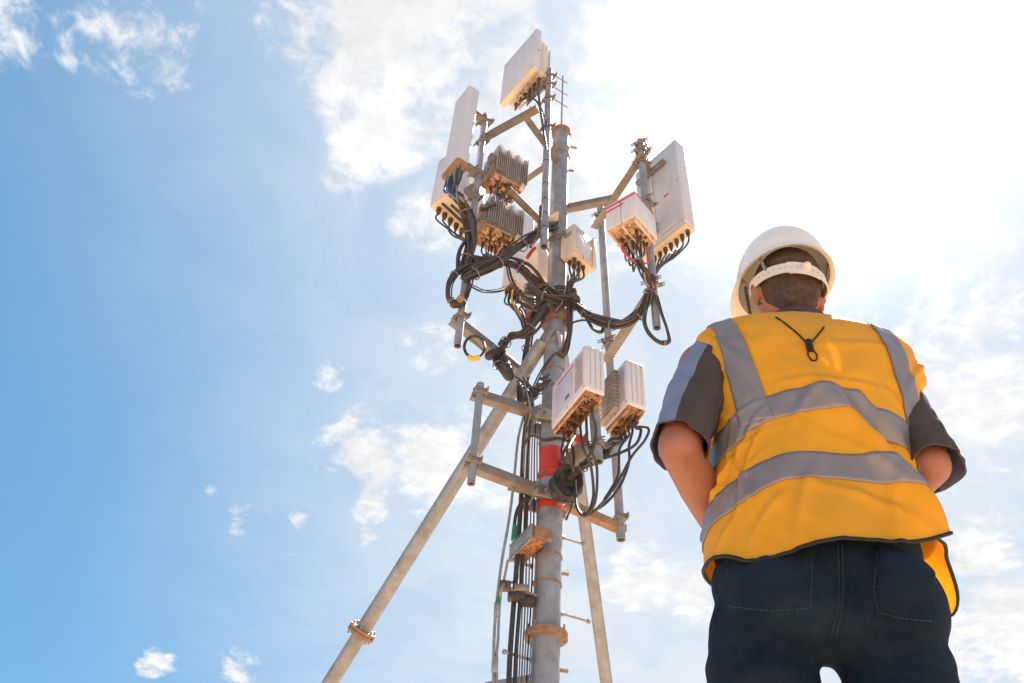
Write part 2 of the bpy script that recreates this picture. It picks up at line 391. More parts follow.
mount_pipe(at(590,358,4.52), at(598,462,4.52), .034, 'stubby wide pipe between the two lower radio boxes', ((.15,.9),(.72,.9)))

def angle_bar(a, b, w, label, name='support_arm', m='arm', tube=None, grp='horizontal steel arms'):
    a = Vector(a); b = Vector(b); t = thing(name, a, label, 'steel arm', grp)
    fr = LF(a, b)
    if tube: MB().pipe(a, b, tube, tube-.005, 20).build('tube', M[m], t)
    else:
        q = MB().box(fr, 0, fr.L, -.003, .003, -w/2, w/2, .001); q.box(fr, 0, fr.L, .0035, w, -w/2, -w/2+.007, .001)
        q.build('angle_bar', M[m], t)
    q = MB()
    for x in (.03, fr.L-.05): q.tube([fr.p(x, -.03, 0), fr.p(x, .06, 0)], .006, 6); q.tube([fr.p(x, -.016, 0), fr.p(x, -.005, 0)], .012, 6)
    q.build_each('bolt', M['galv2'], t)
    return t
ZR = 6.79; ZL = 7.365; ZLL = 4.963; ZRL = 5.096
angle_bar((1.01,4.40,ZR), (.70,5.22,ZR), .065, 'upper right steel bar joining the antenna pipe to the slender free pipe')
angle_bar((.40,5.0,ZR), atz(617,196,ZR), .060, 'upper right strut running from the mast collar to the side bar')
angle_bar((-.42,4.72,ZL), (.06,4.36,ZL), .055, 'topmost left bar running up to the highest antenna')
angle_bar((.28,4.93,ZL), atz(521,114,ZL), .060, 'short strut from mast top down to the topmost left bar')
a6 = at(548,166,4.95); angle_bar(a6, atz(521,185,a6.z), .055, 'strut passing behind the upper finned radio towards the mast')
a7 = at(541,222,4.95); angle_bar(a7, atz(508,189,a7.z), .055, 'round tube between mast and the two finned radios', tube=.032)
angle_bar((-.43,4.68,ZLL), (.16,5.26,ZLL), .070, 'lower left bar from the long left pipe to behind the mast, carrying a coil')
angle_bar((1.0,4.40,ZRL), (.77,5.16,ZRL), .075, 'lower right bar from antenna pipe foot to the slender pipe')
zo1 = 4.285; zo2 = 3.643
o1 = atz(473,391,zo1); o2 = atz(467,461,zo2)
angle_bar(o1, (.31,4.90,zo1), .066, 'upper of two rusty outrigger arms left of the red band')
angle_bar(o2, (.33,4.905,zo2), .066, 'lower of two rusty outrigger arms, under the red band level')
angle_bar((.43,4.99,zo2), (.87,5.26,zo2), .060, 'rusty arm reaching right from the mast to the slender pipe foot', m='rust')
# hub clamp of the lower arms: big plate saddle round the mast
for z, lab in ((zo1, 'upper rusty saddle clamp bolted round the mast'), (zo2, 'lower rusty saddle clamp bolted round the mast over the red paint')):
    t = thing('saddle_clamp', (MX, MY, z), lab, 'clamp', 'saddle clamps on the mast')
    fr = Fr((MX, MY, z), -.25)
    MB().box(fr, -.16, .16, -RM-.022, -RM-.004, -.05, .05, .006).build('front_plate', M['galv2'], t)
    MB().box(fr, -.16, .16, RM+.004, RM+.022, -.05, .05, .006).build('rear_plate', M['galv2'], t)
    q = MB()
    for s in (-1, 1):
        for zz in (-.03, .03): q.tube([fr.p(s*.135, -RM-.06, zz), fr.p(s*.135, RM+.06, zz)], .009, 8); q.tube([fr.p(s*.135, -RM-.038, zz), fr.p(s*.135, -RM-.022, zz)], .018, 6)
    q.build_each('threaded_rod', M['galv'], t)
c0 = at(588,437,4.62); angle_bar((.40,4.95,c0.z), c0, .10, 'thick short arm holding the stubby pipe out from the mast', m='arm')
c1 = at(585,375,4.60); angle_bar((.40,4.95,c1.z), c1, .08, 'upper short arm behind the big lower radio box')

# ------------------------------------------------------------------ radio units and antennas
def connectors(fr, spots, root, r=.017, l=.05, m='conn', z=0.):
    out = []
    for (i, j) in spots:
        q = MB().tube([fr.p(i, j, z+.005), fr.p(i, j, z-l*.55)], r, 10); q.tube([fr.p(i, j, z-l*.55), fr.p(i, j, z-l)], r*.72, 10)
        q.build('connector', M[m], root); out.append(fr.p(i, j, z-l))
    return out
def jumpers(root, starts, mid, end, r=.007, mats=('black','brown'), sag=.08, spread=.03, name='jumper_cable'):
    for k, s in enumerate(starts):
        rv = lambda q: Vector([random.uniform(-q, q) for _ in range(3)])
        pts = [s+Vector((0,0,.004)), s-Vector((0,0,random.uniform(.6,1.4)*sag))]
        pts += [Vector(p)+rv(spread) for p in mid]; pts.append(Vector(end)+rv(spread*.6))
        cable(root, pts, r*random.uniform(.85,1.15), M[mats[k % len(mats)]], name)
def grid(i0, i1, n, j0, j1, m_): return [(i0+(i1-i0)*(x+.5)/n, j0+(j1-j0)*(y+.5)/m_) for x in range(n) for y in range(m_)]
def clutter(fr, i0, i1, j0, j1, n, root, m, zlo=-.03):
    """small sockets, screws and lugs of a radio's underside"""
    q = MB()
    for _ in range(n):
        i = random.uniform(i0, i1); j = random.uniform(j0, j1); h = random.uniform(-zlo*.3, -zlo)
        if random.random() < .5: q.tube([fr.p(i, j, .004), fr.p(i, j, -h)], random.uniform(.006, .014), 8)
        else:
            w = random.uniform(.008, .022); d = random.uniform(.008, .02); q.box(fr, i-w, i+w, j-d, j+d, -h, .004, .002)
    q.build_each('underside_fitting', M[m], root)

# A1: topmost antenna, broad face to the left
def antenna_top():
    N0 = (.014, 4.45, 8.232); fr = Fr(N0, R(55)); a, b, h = .555, .19, .757
    t = thing('panel_antenna', N0, 'highest antenna of all, broad square face turned left, at the mast top', 'antenna', 'panel antennas')
    MB().box(fr, 0, a, 0, .075, .0, h, .010).build('radome', M['panel'], t)
    MB().box(fr, .03, a-.03, .078, b, .03, h-.12, .012).build('rear_housing', M['beige'], t)
    MB().box(fr, .002, a-.002, .002, .055, -.012, -.001, .003).build('bottom_lip', M['lip'], t)
    for k in (.035, .965): MB().box(fr, -.0009, a+.0009, -.0009, .0759, h*k, h*k+.003).build('seam_line', M['fin'], t)
    for (i, k) in ((.03,.02),(a-.03,.02),(.03,.98),(a-.03,.98)): MB().tube([fr.p(i, -.003, h*k), fr.p(i, .001, h*k)], .006, 8).build('screw', M['galv2'], t)
    q = MB()
    for k in range(16): i = .05+k*(a-.1)/15; q.box(fr, i-.003, i+.003, b, b+.035, .06, h-.16)
    q.build('cooling_fins', M['fin'], t)
    s = connectors(fr, grid(.06, a-.06, 6, .09, b-.01, 1), t, .019, .06, z=.03)
    clutter(Fr(fr.p(0,0,.028), R(55)), .05, a-.05, .09, b-.01, 26, t, 'underl')
    br = MB(); c = at(549,86,4.60); fq = LF(fr.p(.12,.16,.10), Vector((c.x, c.y, fr.p(0,0,.10).z)))
    br.box(fq, 0, fq.L, -.04, .04, -.02, .02, .004); clamp(br, (c.x, c.y, N0[2]+.06), .032, .5); clamp(br, (c.x, c.y, N0[2]-.10), .032, .5); br.box(fr, .05, .30, .15, .16, -.20, .05, .004)
    br.box(Fr(fr.p(.02,.14,-.04), R(55)), 0, .2, 0, .09, 0, .03, .003)
    br.build('mounting_bracket', M['arm'], t)
    jumpers(t, s[:3], [at(538,90,4.45), at(540,112,4.46)], at(547,150,4.5), .007, sag=.12, spread=.012)
    jumpers(t, s[3:], [at(523,98,4.5), at(536,100,4.5)], at(548,125,4.5), .006, sag=.05, spread=.012)
    MB().box(fr, -.004, 0, .03, .06, h*.45, h*.45+.006).build('side_latch', M['dark'], t)
antenna_top()
for y in (80, 92, 104):
    c = at(561, y, 5.0); MB().tube([c+Vector((-.12,-.08,-.01)), c+Vector((.07,.04,.01))], .006, 6).build('cross_pin', M['rust'], mast)

def antenna_tall():
    N0 = (-.568, 4.4, 6.567); fr = Fr(N0, R(56.5)); a, b, h = .256, .125, 1.141
    t = thing('panel_antenna', N0, 'tall narrow white antenna on the left with a thick spray of cables from its foot', 'antenna', 'panel antennas')
    MB().box(fr, 0, a, 0, b, 0, h, .034, seg=5, vert_only=True).build('radome', M['panel'], t)
    MB().box(fr, -.003, a+.003, -.003, b+.003, -.022, -.001, .030, seg=4, vert_only=True).build('end_cap', M['rust'], t)
    MB().box(fr, .004, a-.004, .004, b-.004, h+.001, h+.010, .028, seg=4, vert_only=True).build('top_cap', M['rru'], t)
    s = connectors(fr, grid(.03, a-.02, 6, .02, b-.02, 2), t, .014, .06, 'galv2', -.02)
    jumpers(t, s, [at(456,196,4.46), at(464,208,4.58)], at(469,222,4.62), .009, ('black','black','grey','bluec','black'), sag=.16, spread=.03)
    for z in (N0[2]+.16, N0[2]+.98):
        br = MB(); c = Vector((-.405, 4.68, z)); c0_ = fr.p(.13, b, z-N0[2]); fq = LF(c0_, c); br.box(fq, 0, fq.L, -.035, .035, -.018, .018, .004); clamp(br, c, .03, .6, .06)
        br.build('mounting_bracket', M['arm'], t)
antenna_tall()
def antenna_low_left():
    N0 = (-.655, 4.8, 6.59); fr = Fr(N0, R(43.1)); a, b, h = .218, .45, .667
    t = thing('panel_antenna', N0, 'squat antenna half hidden behind the tall narrow one, sockets along its underside', 'antenna', 'panel antennas')
    MB().box(fr, 0, a, 0, b, 0, h, .014).build('radome', M['panel'], t)
    MB().box(fr, .004, a-.004, .004, b-.004, -.020, -.001, .004).build('bottom_plate', M['lip'], t)
    q = MB()
    for (i, j0, j1) in ((.05, .10, .34), (.10, .04, .40)): q.box(fr, i-.014, i+.014, j0, j1, -.026, -.0215, .002)
    q.build_each('slot', M['dark'], t)
    s = connectors(fr, [(.165, .07+.075*k) for k in range(5)]+[(.05, .30)], t, .024, .07, 'conn', -.018)
    jumpers(t, s, [at(458,236,4.9)], at(468,240,4.7), .009, sag=.07, spread=.02)
    MB().box(fr, -.10, -.001, .18, .26, .2, .26, .004).build('mounting_bracket', M['arm'], t)
antenna_low_left()

def finned_radio(N0, yaw, a, b, h, label, jend, jmid):
    fr = Fr(N0, R(yaw)); t = thing('finned_radio', N0, label, 'radio unit', 'finned radio units')
    MB().box(fr, .05, a, .0, b, 0, h, .010).build('housing', M['fin'], t)
    q = MB(); n_ = 17
    for k in range(n_):
        j = .006+(b-.012)*k/(n_-1); q.box(fr, 0.0, .0495, j-.0025, j+.0025, .01, h+.02*math.sin(k*1.3)+.01)
    q.build('cooling_fins', M['fin'], t)
    q = MB().box(fr, .02, a+.01, -.022, -.004, -.01, h*.55, .004); q.box(fr, .02, a+.01, -.05, -.0225, -.016, .01, .003); q.build('side_plate', M['arm'], t)
    q = MB()
    for k in range(5): i = .05+k*(a-.08)/4; q.tube([fr.p(i, -.051, -.003), fr.p(i, -.058, -.003)], .010, 10)
    q.build_each('plate_hole', M['dark'], t)
    MB().box(fr, .054, a-.006, .006, b-.006, -.014, -.001, .004).build('underside_plate', M['under'], t)
    clutter(Fr(fr.p(0,0,-.013), R(yaw)), .06, a-.02, .02, b-.02, 34, t, 'underl', -.05)
    MB().box(fr, .0, .05, b-.06, b-.02, -.06, .0, .004).build('lug', M['lip'], t)
    s = connectors(fr, grid(.06, a-.02, 3, .04, b-.04, 3), t, .015, .06, 'conn', -.012)
    jumpers(t, s, jmid, jend, .007, ('black','brown','black','grey'), sag=.10, spread=.035)
    MB().box(fr, .02, .08, -.06, -.0, h*.3, h*.6, .004).build('mounting_bracket', M['arm'], t)
finned_radio((-.255,4.75,6.94), 59.4, .26, .335, .36, 'upper of the two finned radio boxes beside the long left pipe', at(482,208,4.72), [at(492,205,4.8)])
finned_radio((-.279,4.75,6.21), 62.9, .295, .345, .33, 'lower of the two finned radio boxes beside the long left pipe', at(478,264,4.72), [at(488,258,4.78)])

# hanging antenna behind the mast, yellow cabling
def antenna_behind():
    N0 = Vector(at(513,279,5.35)); fr = Fr(N0, R(50)); a, b, h = .16, .22, 1.0
    t = thing('panel_antenna', N0, 'antenna foot showing behind the mast with yellow cables fanning out of it', 'antenna', 'panel antennas')
    MB().box(fr, 0, a, 0, b, 0, h, .02, seg=3, vert_only=True).build('radome', M['panel'], t)
    MB().box(fr, -.004, a+.004, -.004, b+.004, -.02, -.001, .012).build('end_cap', M['lip'], t)
    s = connectors(fr, grid(.02, a-.01, 3, .02, b-.02, 4), t, .017, .06, 'conn', -.018)
    jumpers(t, s[:5], [at(515,312,5.3)], at(528,332,5.2), .008, ('ycab','black','ycab'), sag=.1, spread=.03)
    jumpers(t, s[5:], [at(520,312,5.3), at(526,330,5.2)], at(530,345,5.15), .008, ('black','brown'), sag=.1, spread=.03)
antenna_behind()
# box unit behind the mast
def box_behind():
    N0 = Vector(at(538,270,5.12)); fr = Fr(N0, R(48)); a, b, h = .17, .15, .38
    t = thing('radio_box', N0, 'cream radio box tucked behind the mast left side with a red tag', 'radio unit')
    MB().box(fr, 0, a, 0, b, 0, h, .012).build('housing', M['beige'], t)
    MB().box(fr, .01, a-.01, .01, b-.01, -.012, -.001, .003).build('bottom_plate', M['lip'], t)
    clutter(fr, .02, a-.02, .02, b-.02, 12, t, 'conn')
    MB().tube([at(527,258,4.9), at(531,252,4.9), at(535,248,4.9)], .016, 8).build('red_tag', M['red'], t)
box_behind()
t = thing('pipe_stub', at(530,318,5.3), 'short grey canister with red rim hanging under the cable hub', 'canister')
MB().tube([at(531,316,5.25), at(529,286,5.25)], .045, 20).build('canister', M['galv'], t); MB().tube([at(531,321,5.25), at(531,316.5,5.25)], .047, 20).build('red_rim', M['red'], t)

# R4: cream junction box on the mast
def junction_box():
    N0 = (.452, 4.8, 5.965); fr = Fr(N0, R(45.4)); a, b, h = .15, .272, .344
    t = thing('junction_box', N0, 'cream junction box with a lid line hung on the right of the mast', 'junction box')
    MB().box(fr, 0, a, 0, .235, 0, h, .008).build('housing', M['beige'], t)
    MB().box(fr, -.010, a+.004, .239, b+.01, -.01, h+.02, .006).build('back_case', M['beige'], t)
    MB().box(fr, -.003, .0, .03, .215, .04, h-.05, .001).build('side_cover', M['panel'], t)
    for (j_, k_) in ((.04,.06),(.20,.06),(.04,h-.07),(.20,h-.07)): MB().tube([fr.p(-.006, j_, k_), fr.p(-.002, j_, k_)], .006, 8).build('screw', M['galv2'], t)
    MB().box(fr, .03, .11, -.002, -.0005, h*.62, h*.78).build('type_plate', M['galv'], t)
    MB().box(fr, -.0012, a+.001, .118, .122, -.001, h+.001).build('lid_seam', M['conn'], t)
    MB().box(fr, .008, a-.008, .008, b-.012, -.014, -.001, .004).build('bottom_plate', M['lip'], t)
    MB().box(fr, .0, .03, b+.001, b+.03, h-.02, h+.06, .004).build('hanging_lug', M['arm'], t)
    s = connectors(fr, grid(.03, a-.02, 2, .04, b-.06, 3), t, .019, .045, 'conn', -.012)
    jumpers(t, s, [at(572,284,4.82)], at(566,302,4.85), .008, sag=.09, spread=.03)
    q = MB().box(LF(fr.p(.1,.22,.3), (MX+.03, MY, N0[2]+.3)), 0, .12, -.03, .03, -.02, .02, .003); clamp(q, (MX, MY, N0[2]+.28), .076, -.5, .11); q.build('mounting_bracket', M['arm'], t)
    # sloped cream shelf above
    MB().box(LF(at(549,222,4.86), at(563,212,4.86)), 0, .12, -.05, .05, -.012, .012, .003).build('cream_shelf', M['lip'], t)
junction_box()

# R5: white radio with red stripes
def striped_radio():
    N0 = (.838, 4.10, 5.583); fr = Fr(N0, R(41.3)); a, b, h = .262, .300, .290
    t = thing('striped_radio', N0, 'white radio box with two red stripes in front of the broad right antenna', 'radio unit')
    MB().box(fr, 0, a*.49, 0, b, 0, h, .007).build('housing', M['rru'], t)
    MB().box(fr, a*.505, a, 0, b, 0, h, .007).build('housing', M['rru'], t)
    MB().box(fr, -.0, a, -.003, -.0005, h*.86, h*.93).build('red_stripe', M['stripe'], t)
    MB().box(fr, a*.40, a, -.003, -.0005, h*.70, h*.76).build('red_stripe', M['stripe'], t)
    MB().box(fr, -.0025, -.0005, .0, b*.9, h*.93, h*.97).build('red_stripe', M['stripe'], t)
    MB().box(fr, .008, a-.008, .008, b-.008, -.010, -.001, .002).build('underside_plate', M['underl'], t)
    clutter(Fr(fr.p(0,0,-.01), R(41.3)), .02, a-.02, .02, b-.02, 60, t, 'underl', -.04)
    q = MB()
    for i in (.02, a*.47, a-.02): q.box(fr, i-.006, i+.006, .01, b-.01, -.05, -.0105, .002)
    q.build_each('guard_rail', M['lip'], t)
    s = connectors(fr, grid(.04, a-.03, 3, .10, b-.02, 4), t, .014, .06, 'conn', -.012)
    jumpers(t, s, [at(640,262,4.25), at(646,276,4.33)], at(651,290,4.38), .0075, ('black','brown','black','stripe','grey'), sag=.14, spread=.03)
    q = MB().box(LF(fr.p(.09,b-.03,.15), (.99,4.44,N0[2]+.15)), -.03, .12, -.03, .03, -.05, .05, .004); q.build('mounting_bracket', M['arm'], t)
striped_radio()

# A5: broad right antenna seen from behind
def antenna_right():
    N0 = (1.314, 4.5, 6.067); fr = Fr(N0, R(54.0)); a, b, h = .50, .126, 1.16
    t = thing('panel_antenna', N0, 'broad antenna on the right seen from its back, hooked cables at its foot', 'antenna', 'panel antennas')
    MB().box(fr, 0, a, 0.0, b, 0, h, .014, seg=3).build('radome', M['panel'], t)
    for k in (.04, .96): MB().box(fr, -.0009, a+.0009, -.0009, b+.0009, h*k, h*k+.0035).build('seam_line', M['fin'], t)
    MB().box(fr, .36, .44, -.0022, -.0005, h*.20, h*.26).build('type_plate', M['galv'], t)
    for (i, k) in ((.03,.02),(a-.03,.02),(.03,.98),(a*.5,.98),(a-.03,.98),(.03,.5)): MB().tube([fr.p(i, -.003, h*k), fr.p(i, .001, h*k)], .006, 8).build('screw', M['galv2'], t)
    q = MB()
    q.box(fr, .30, .33, -.012, -.001, .06, h-.08, .003); q.box(fr, .40, .43, -.012, -.001, .06, h-.08, .003); q.box(fr, .05, a-.05, -.008, -.0005, .05, .09, .003)
    q.build_each('back_rail', M['rru'], t)
    MB().box(fr, .004, a-.004, .004, b-.004, -.035, -.001, .006).build('bottom_cap', M['lip'], t)
    MB().box(fr, .14, .19, -.0025, -.0004, h*.42, h*.44).build('red_mark', M['stripe'], t)
    for z in (h*.80, h*.12):
        q = MB()
        if z > .5: q.box(fr, .12, a-.04, -.05, -.0125, z-.02, z+.02, .004)
        c = Vector((1.0, 4.45, N0[2]+z)); c0_ = fr.p(.33, -.01, z); fq = LF(c0_, c); q.box(fq, 0, fq.L, -.03, .03, -.018, .018, .004); clamp(q, c, .032, 1.0, .06)
        q.build('mounting_bracket', M['arm'], t)
    s = connectors(fr, [(.04+.062*k, .07) for k in range(7)], t, .019, .065, 'conn', -.034)
    for k, p in enumerate(s):
        m1 = at(684-5*k, 252+1.5*k, 4.56); m2 = at(672-3*k, 259+1.5*k, 4.55)
        cable(t, [p, p-Vector((0,0,.05)), m1.lerp(p, .35), m2, at(658-.8*k, 266+3*k, 4.5), at(655-.5*k, 285, 4.45)], .008, M['black' if k % 2 else 'brown'], 'jumper_cable')
antenna_right()

# R6, R7: lower radios
def louvred_radio(N0, yaw, a, b, h, label, mirror=False):
    fr = Fr(N0, R(yaw)); t = thing('louvred_radio', N0, label, 'radio unit', 'big lower radio boxes')
    # housing open at the bottom: cover with a rounded top
    bm = bmesh.new(); rnd = .045
    q = MB().box(fr, 0, a, 0, b, 0.0, h, .024, seg=4); q.build('cover', M['rru'], t)
    q = MB()
    for k in range(3): j = b*(.25+.25*k); q.box(fr, -.0025, .0005, j-.002, j+.002, .03, h-.03)
    q.build('cover_grooves', M['fin'], t)
    q = MB()
    for k in range(8): i = .035+.014*k; q.box(fr, i-.0035, i+.0035, -.0022, .001, .06, h-.045)
    q.build('louvre_slots', M['fin'], t)
    MB().box(fr, .19, a-.07, -.0045, .0, .055, h-.09, .002).build('inset_panel', M['inset'], t)
    MB().box(fr, .16, a-.10, -.005, .0005, h-.072, h-.060).build('magenta_stripe', M['mag'], t)
    MB().box(fr, .21, .27, -.0066, -.0047, .09, .12).build('type_plate', M['tie'], t)
    for (i, k) in ((.018,.03),(a-.02,.03),(.018,h-.03),(a-.02,h-.05),(a*.5,.02)): MB().tube([fr.p(i, -.003, k), fr.p(i, .001, k)], .0055, 8).build('screw', M['galv2'], t)
    MB().box(fr, .016, a-.016, .012, b-.012, -.014, .02, .004).build('underside_plate', M['under'], t)
    clutter(Fr(fr.p(0,0,-.013), R(yaw)), .03, a-.03, .02, b-.02, 80, t, 'under', -.03)
    q = MB()
    for j in (.02, b-.025): q.box(fr, .02, a-.02, j-.004, j+.004, -.04, -.0145, .002)
    q.build_each('guard_rail', M['underl'], t)
    s = connectors(fr, grid(.05, a-.04, 5, .04, b-.03, 2), t, .014, .055, 'conn', -.012)
    return t, fr, s
t6, fr6, s6 = louvred_radio((.484,4.3,4.037), 68.1, .495, .150, .392, 'larger lower radio box with blue grey inset panel, right in front of the mast')
t7, fr7, s7 = louvred_radio((.786,4.5,4.109), 68.0, .33, .151, .405, 'smaller lower radio box standing right of the stubby pipe')
q = MB()
for k in range(11): z = .03+k*.033; q.box(fr7, .10, .33, -.04, -.003, z-.003, z+.003)
q.build('side_fins', M['fin'], t7)
for k, (i, j) in enumerate([(1,2),(3,4),(5,7)]): pass
def hang(t, s, path, r=.009, m='black'): cable(t, [s, s-Vector((0,0,.05))]+px(*path), r, M[m], 'hanging_cable')
hang(t6, s6[9], [(563,455,4.6),(566,470,4.7)]); hang(t6, s6[7], [(567,452,4.5),(573,468,4.6),(570,482,4.75)])
hang(t6, s6[5], [(583,448,4.4),(590,463,4.45),(593,482,4.5),(593,498,4.55),(588,512,4.6),(580,512,4.65),(576,498,4.7),(574,484,4.75)])
hang(t6, s6[3], [(588,445,4.4),(596,462,4.45),(597,486,4.5),(594,505,4.55),(585,516,4.6),(577,508,4.65),(575,490,4.72)])
hang(t6, s6[1], [(596,430,4.45),(592,450,4.5),(584,462,4.6),(574,470,4.7)]); hang(t6, s6[8], [(561,452,4.6),(564,464,4.75)], .007)
hang(t7, s7[1], [(641,430,4.6),(636,444,4.6),(620,453,4.6),(602,459,4.55)], .010); hang(t7, s7[3], [(629,446,4.6),(629,462,4.6),(620,486,4.6),(606,503,4.6),(592,512,4.6)])
hang(t7, s7[0], [(648,428,4.55),(645,440,4.55),(632,456,4.55),(619,480,4.55),(605,500,4.55),(590,514,4.6),(580,514,4.65)])
hang(t7, s7[5], [(620,448,4.6),(619,462,4.6),(617,478,4.6),(604,500,4.6)], .008); hang(t7, s7[7], [(612,446,4.6),(608,454,4.6),(600,458,4.6)], .014)
hang(t7, s7[9], [(606,444,4.62),(604,454,4.62),(601,461,4.6)], .014); hang(t7, s7[6], [(610,440,4.62),(606,450,4.62),(596,462,4.6)], .012)
# red tag near the arm
t = thing('red_tag', at(580,440,4.55), 'small red tag hanging under the larger lower radio box', 'tag')
MB().box(LF(at(576,437,4.55), at(585,443,4.55)), 0, .09, -.004, .004, -.03, .03, .002).build('tag_plate', M['red'], t)
MB().tube([at(577,436,4.55), at(573,428,4.52)], .003, 6).build('cord', M['dark'], t)

# S1: combiner box on the lower mast
def combiner():
    N0 = (.200, 4.75, 3.198); fr = Fr(N0, R(66.5)); a, b, h = .293, .107, .100
    t = thing('combiner_box', N0, 'flat grey metal box with screws along its lid, strapped low on the mast', 'box')
    MB().box(fr, 0, a, .013, b, 0, h, .004).build('body', M['under'], t)
    MB().box(fr, -.004, a+.004, 0, .012, -.004, h+.004, .002).build('lid', M['galv'], t)
    q = MB()
    for k in range(10):
        for z in (.004, h-.006): q.tube([fr.p(.012+k*(a-.024)/9, -.006, z), fr.p(.012+k*(a-.024)/9, .001, z)], .0075, 8)
    q.build_each('lid_screw', M['tie'], t)
    MB().box(fr, -.03, -.0045, .02, b+.03, .01, h-.01, .004).build('rust_flange', M['rust'], t)
    s = connectors(fr, [(a-.02, .05), (a-.07, .05)], t, .012, .04, 'galv2')
    cable(t, [s[0], s[0]-Vector((0,0,.1))]+px((503,585,4.78),(500,603,4.8)), .008, M['grey'], 'tail_cable')
combiner()

# black taped coil beside the red band
def lump(name, parts, vox, m, parent=None, smooth=6, factor=.6):
    """one continuous surface grown from overlapping rounded forms"""
    mb = MB()
    for p in parts:
        if p[0] == 'c':
            _, a, b, ra, rb = p; a = Vector(a); b = Vector(b); d = (b-a); Ln = d.length; d = d.normalized() if Ln > 1e-6 else Vector((0,0,1)); Q = []; RR = []
            for k in range(5): w = math.pi/2*(1-k/4); Q.append(a-d*ra*math.sin(w)); RR.append(max(ra*math.cos(w), .0004))
            for k in range(1, 4): Q.append(a.lerp(b, k/4)); RR.append(ra+(rb-ra)*k/4)
            for k in range(5): w = math.pi/2*k/4; Q.append(b+d*rb*math.sin(w)); RR.append(max(rb*math.cos(w), .0004))
            mb.tube(Q, RR, 18)
        else:
            _, c, r, yaw = p; c = Vector(c); prof = []; vs = []; fs = []; sg = 24; st = 14
            cy_, sy_ = math.cos(yaw), math.sin(yaw)
            for i in range(st+1):
                w = -math.pi/2+math.pi*i/st
                for k in range(sg):
                    t_ = 2*math.pi*k/sg; x = r[0]*max(math.cos(w), .003)*math.cos(t_); y = r[1]*max(math.cos(w), .003)*math.sin(t_)
                    vs.append(c+Vector((x*cy_-y*sy_, x*sy_+y*cy_, r[2]*math.sin(w))))
            for i in range(st):
                for k in range(sg): A = i*sg+k; B = i*sg+(k+1) % sg; fs.append((A, B, B+sg, A+sg))
            fs.append(tuple(range(sg-1, -1, -1))); fs.append(tuple(st*sg+k for k in range(sg)))
            mb.add(vs, fs)
    o = mb.build(name+'_form', m, None)
    r = o.modifiers.new('r', 'REMESH'); r.mode = 'VOXEL'; r.voxel_size = vox; r.use_smooth_shade = True
    s = o.modifiers.new('s', 'SMOOTH'); s.factor = factor; s.iterations = smooth
    dg = bpy.context.evaluated_depsgraph_get(); dg.update()
    me = bpy.data.meshes.new_from_object(o.evaluated_get(dg)); me.name = name
    bpy.data.objects.remove(o)
    loc = Vector((0,0,0)); q = parent
    while q is not None: loc += Vector(q.location); q = q.parent
    me.transform(Matrix.Translation(-loc)); me.shade_smooth()
    ob = bpy.data.objects.new(name, me); COL.objects.link(ob)
    if parent is not None: ob.parent = parent
    return ob
t = thing('taped_coil', at(568,487,4.80), 'black taped cable coil lumped against the mast beside the red paint', 'cable coil')
cc = at(567,487,4.80)
lump('taped_core', [('c', at(559,494,4.82), at(576,476,4.80), .055, .050), ('c', at(556,484,4.85), at(568,496,4.8), .05, .055), ('c', at(564,470,4.8), at(577,490,4.8), .04, .04)], .008, M['black'], t)
for k in range(3):
    p = [cc+Vector((math.cos(w)*(.075+.008*k), -.06-.004*k+.01*math.sin(3*w), math.sin(w)*(.10+.008*k))) for w in [x*.35 for x in range(19)]]
    cable(t, p, .010, M['black'], 'coiled_cable')
for p_, q_ in (((557,504),(567,503)), ((576,480),(577,498))):
    MB().tube([at(*p_, 4.70), at(*q_, 4.70)], .005, 6).build('cable_tie', M['tie'], t)

# ------------------------------------------------------------------ cable runs
def run(name, label, pts, n, spread, r, mats=('black','brown','black','brown','black'), ties=0, grp='cable looms on the antennas'):
    P = px(*pts); t = thing(name, P[0], label, 'cables', grp); bundle(t, P, n, spread*.80, r*.84, [M[q] for q in mats], ties=ties); return t
run('cable_loom', 'thick black cable loom strapped down the long left pipe below the tall antenna', [(458,196,4.5),(466,212,4.6),(469,228,4.63),(469,248,4.64),(466,262,4.64),(464,276,4.64)], 14, .062, .013, ties=3)
run('cable_loom', 'cable loop swinging out left of the long left pipe, high one', [(466,240,4.62),(460,250,4.6),(457,262,4.6),(458,272,4.6),(464,270,4.62)], 3, .018, .009)
run('cable_loom', 'long black loop hanging left of the long left pipe down to its tie point', [(468,266,4.62),(458,270,4.58),(450,283,4.57),(449,297,4.57),(455,303,4.6),(464,302,4.62)], 6, .028, .011, ties=2)
run('cable_loom', 'loom falling from the left pipe tie point back up towards the cross loom', [(460,303,4.62),(466,298,4.64),(470,284,4.66),(473,272,4.68)], 4, .02, .010)
run('cable_loom', 'thick cable loom rising right from the left pipe towards the front pipe', [(464,279,4.62),(478,272,4.62),(495,264,4.62),(512,252,4.62),(528,241,4.66),(540,231,4.78),(556,226,4.98)], 11, .055, .012, ties=4)
run('cable_loom', 'loom passing from the lower finned radio down to the hub on the mast', [(470,262,4.66),(488,264,4.72),(507,261,4.76),(521,267,4.8),(534,280,4.82),(547,293,4.84),(560,303,4.86)], 11, .060, .012, ties=3)
run('cable_loom', 'knot of black cables wound round the mast at the flange', [(528,287,4.84),(540,293,4.82),(552,297,4.82),(564,300,4.84),(570,303,4.93),(567,310,5.04)], 14, .070, .011, ties=2)
run('cable_loom', 'second layer of cables behind the knot at the mast flange', [(522,300,4.95),(536,305,4.88),(545,300,4.86),(560,292,4.86),(572,300,4.9)], 9, .07, .010)
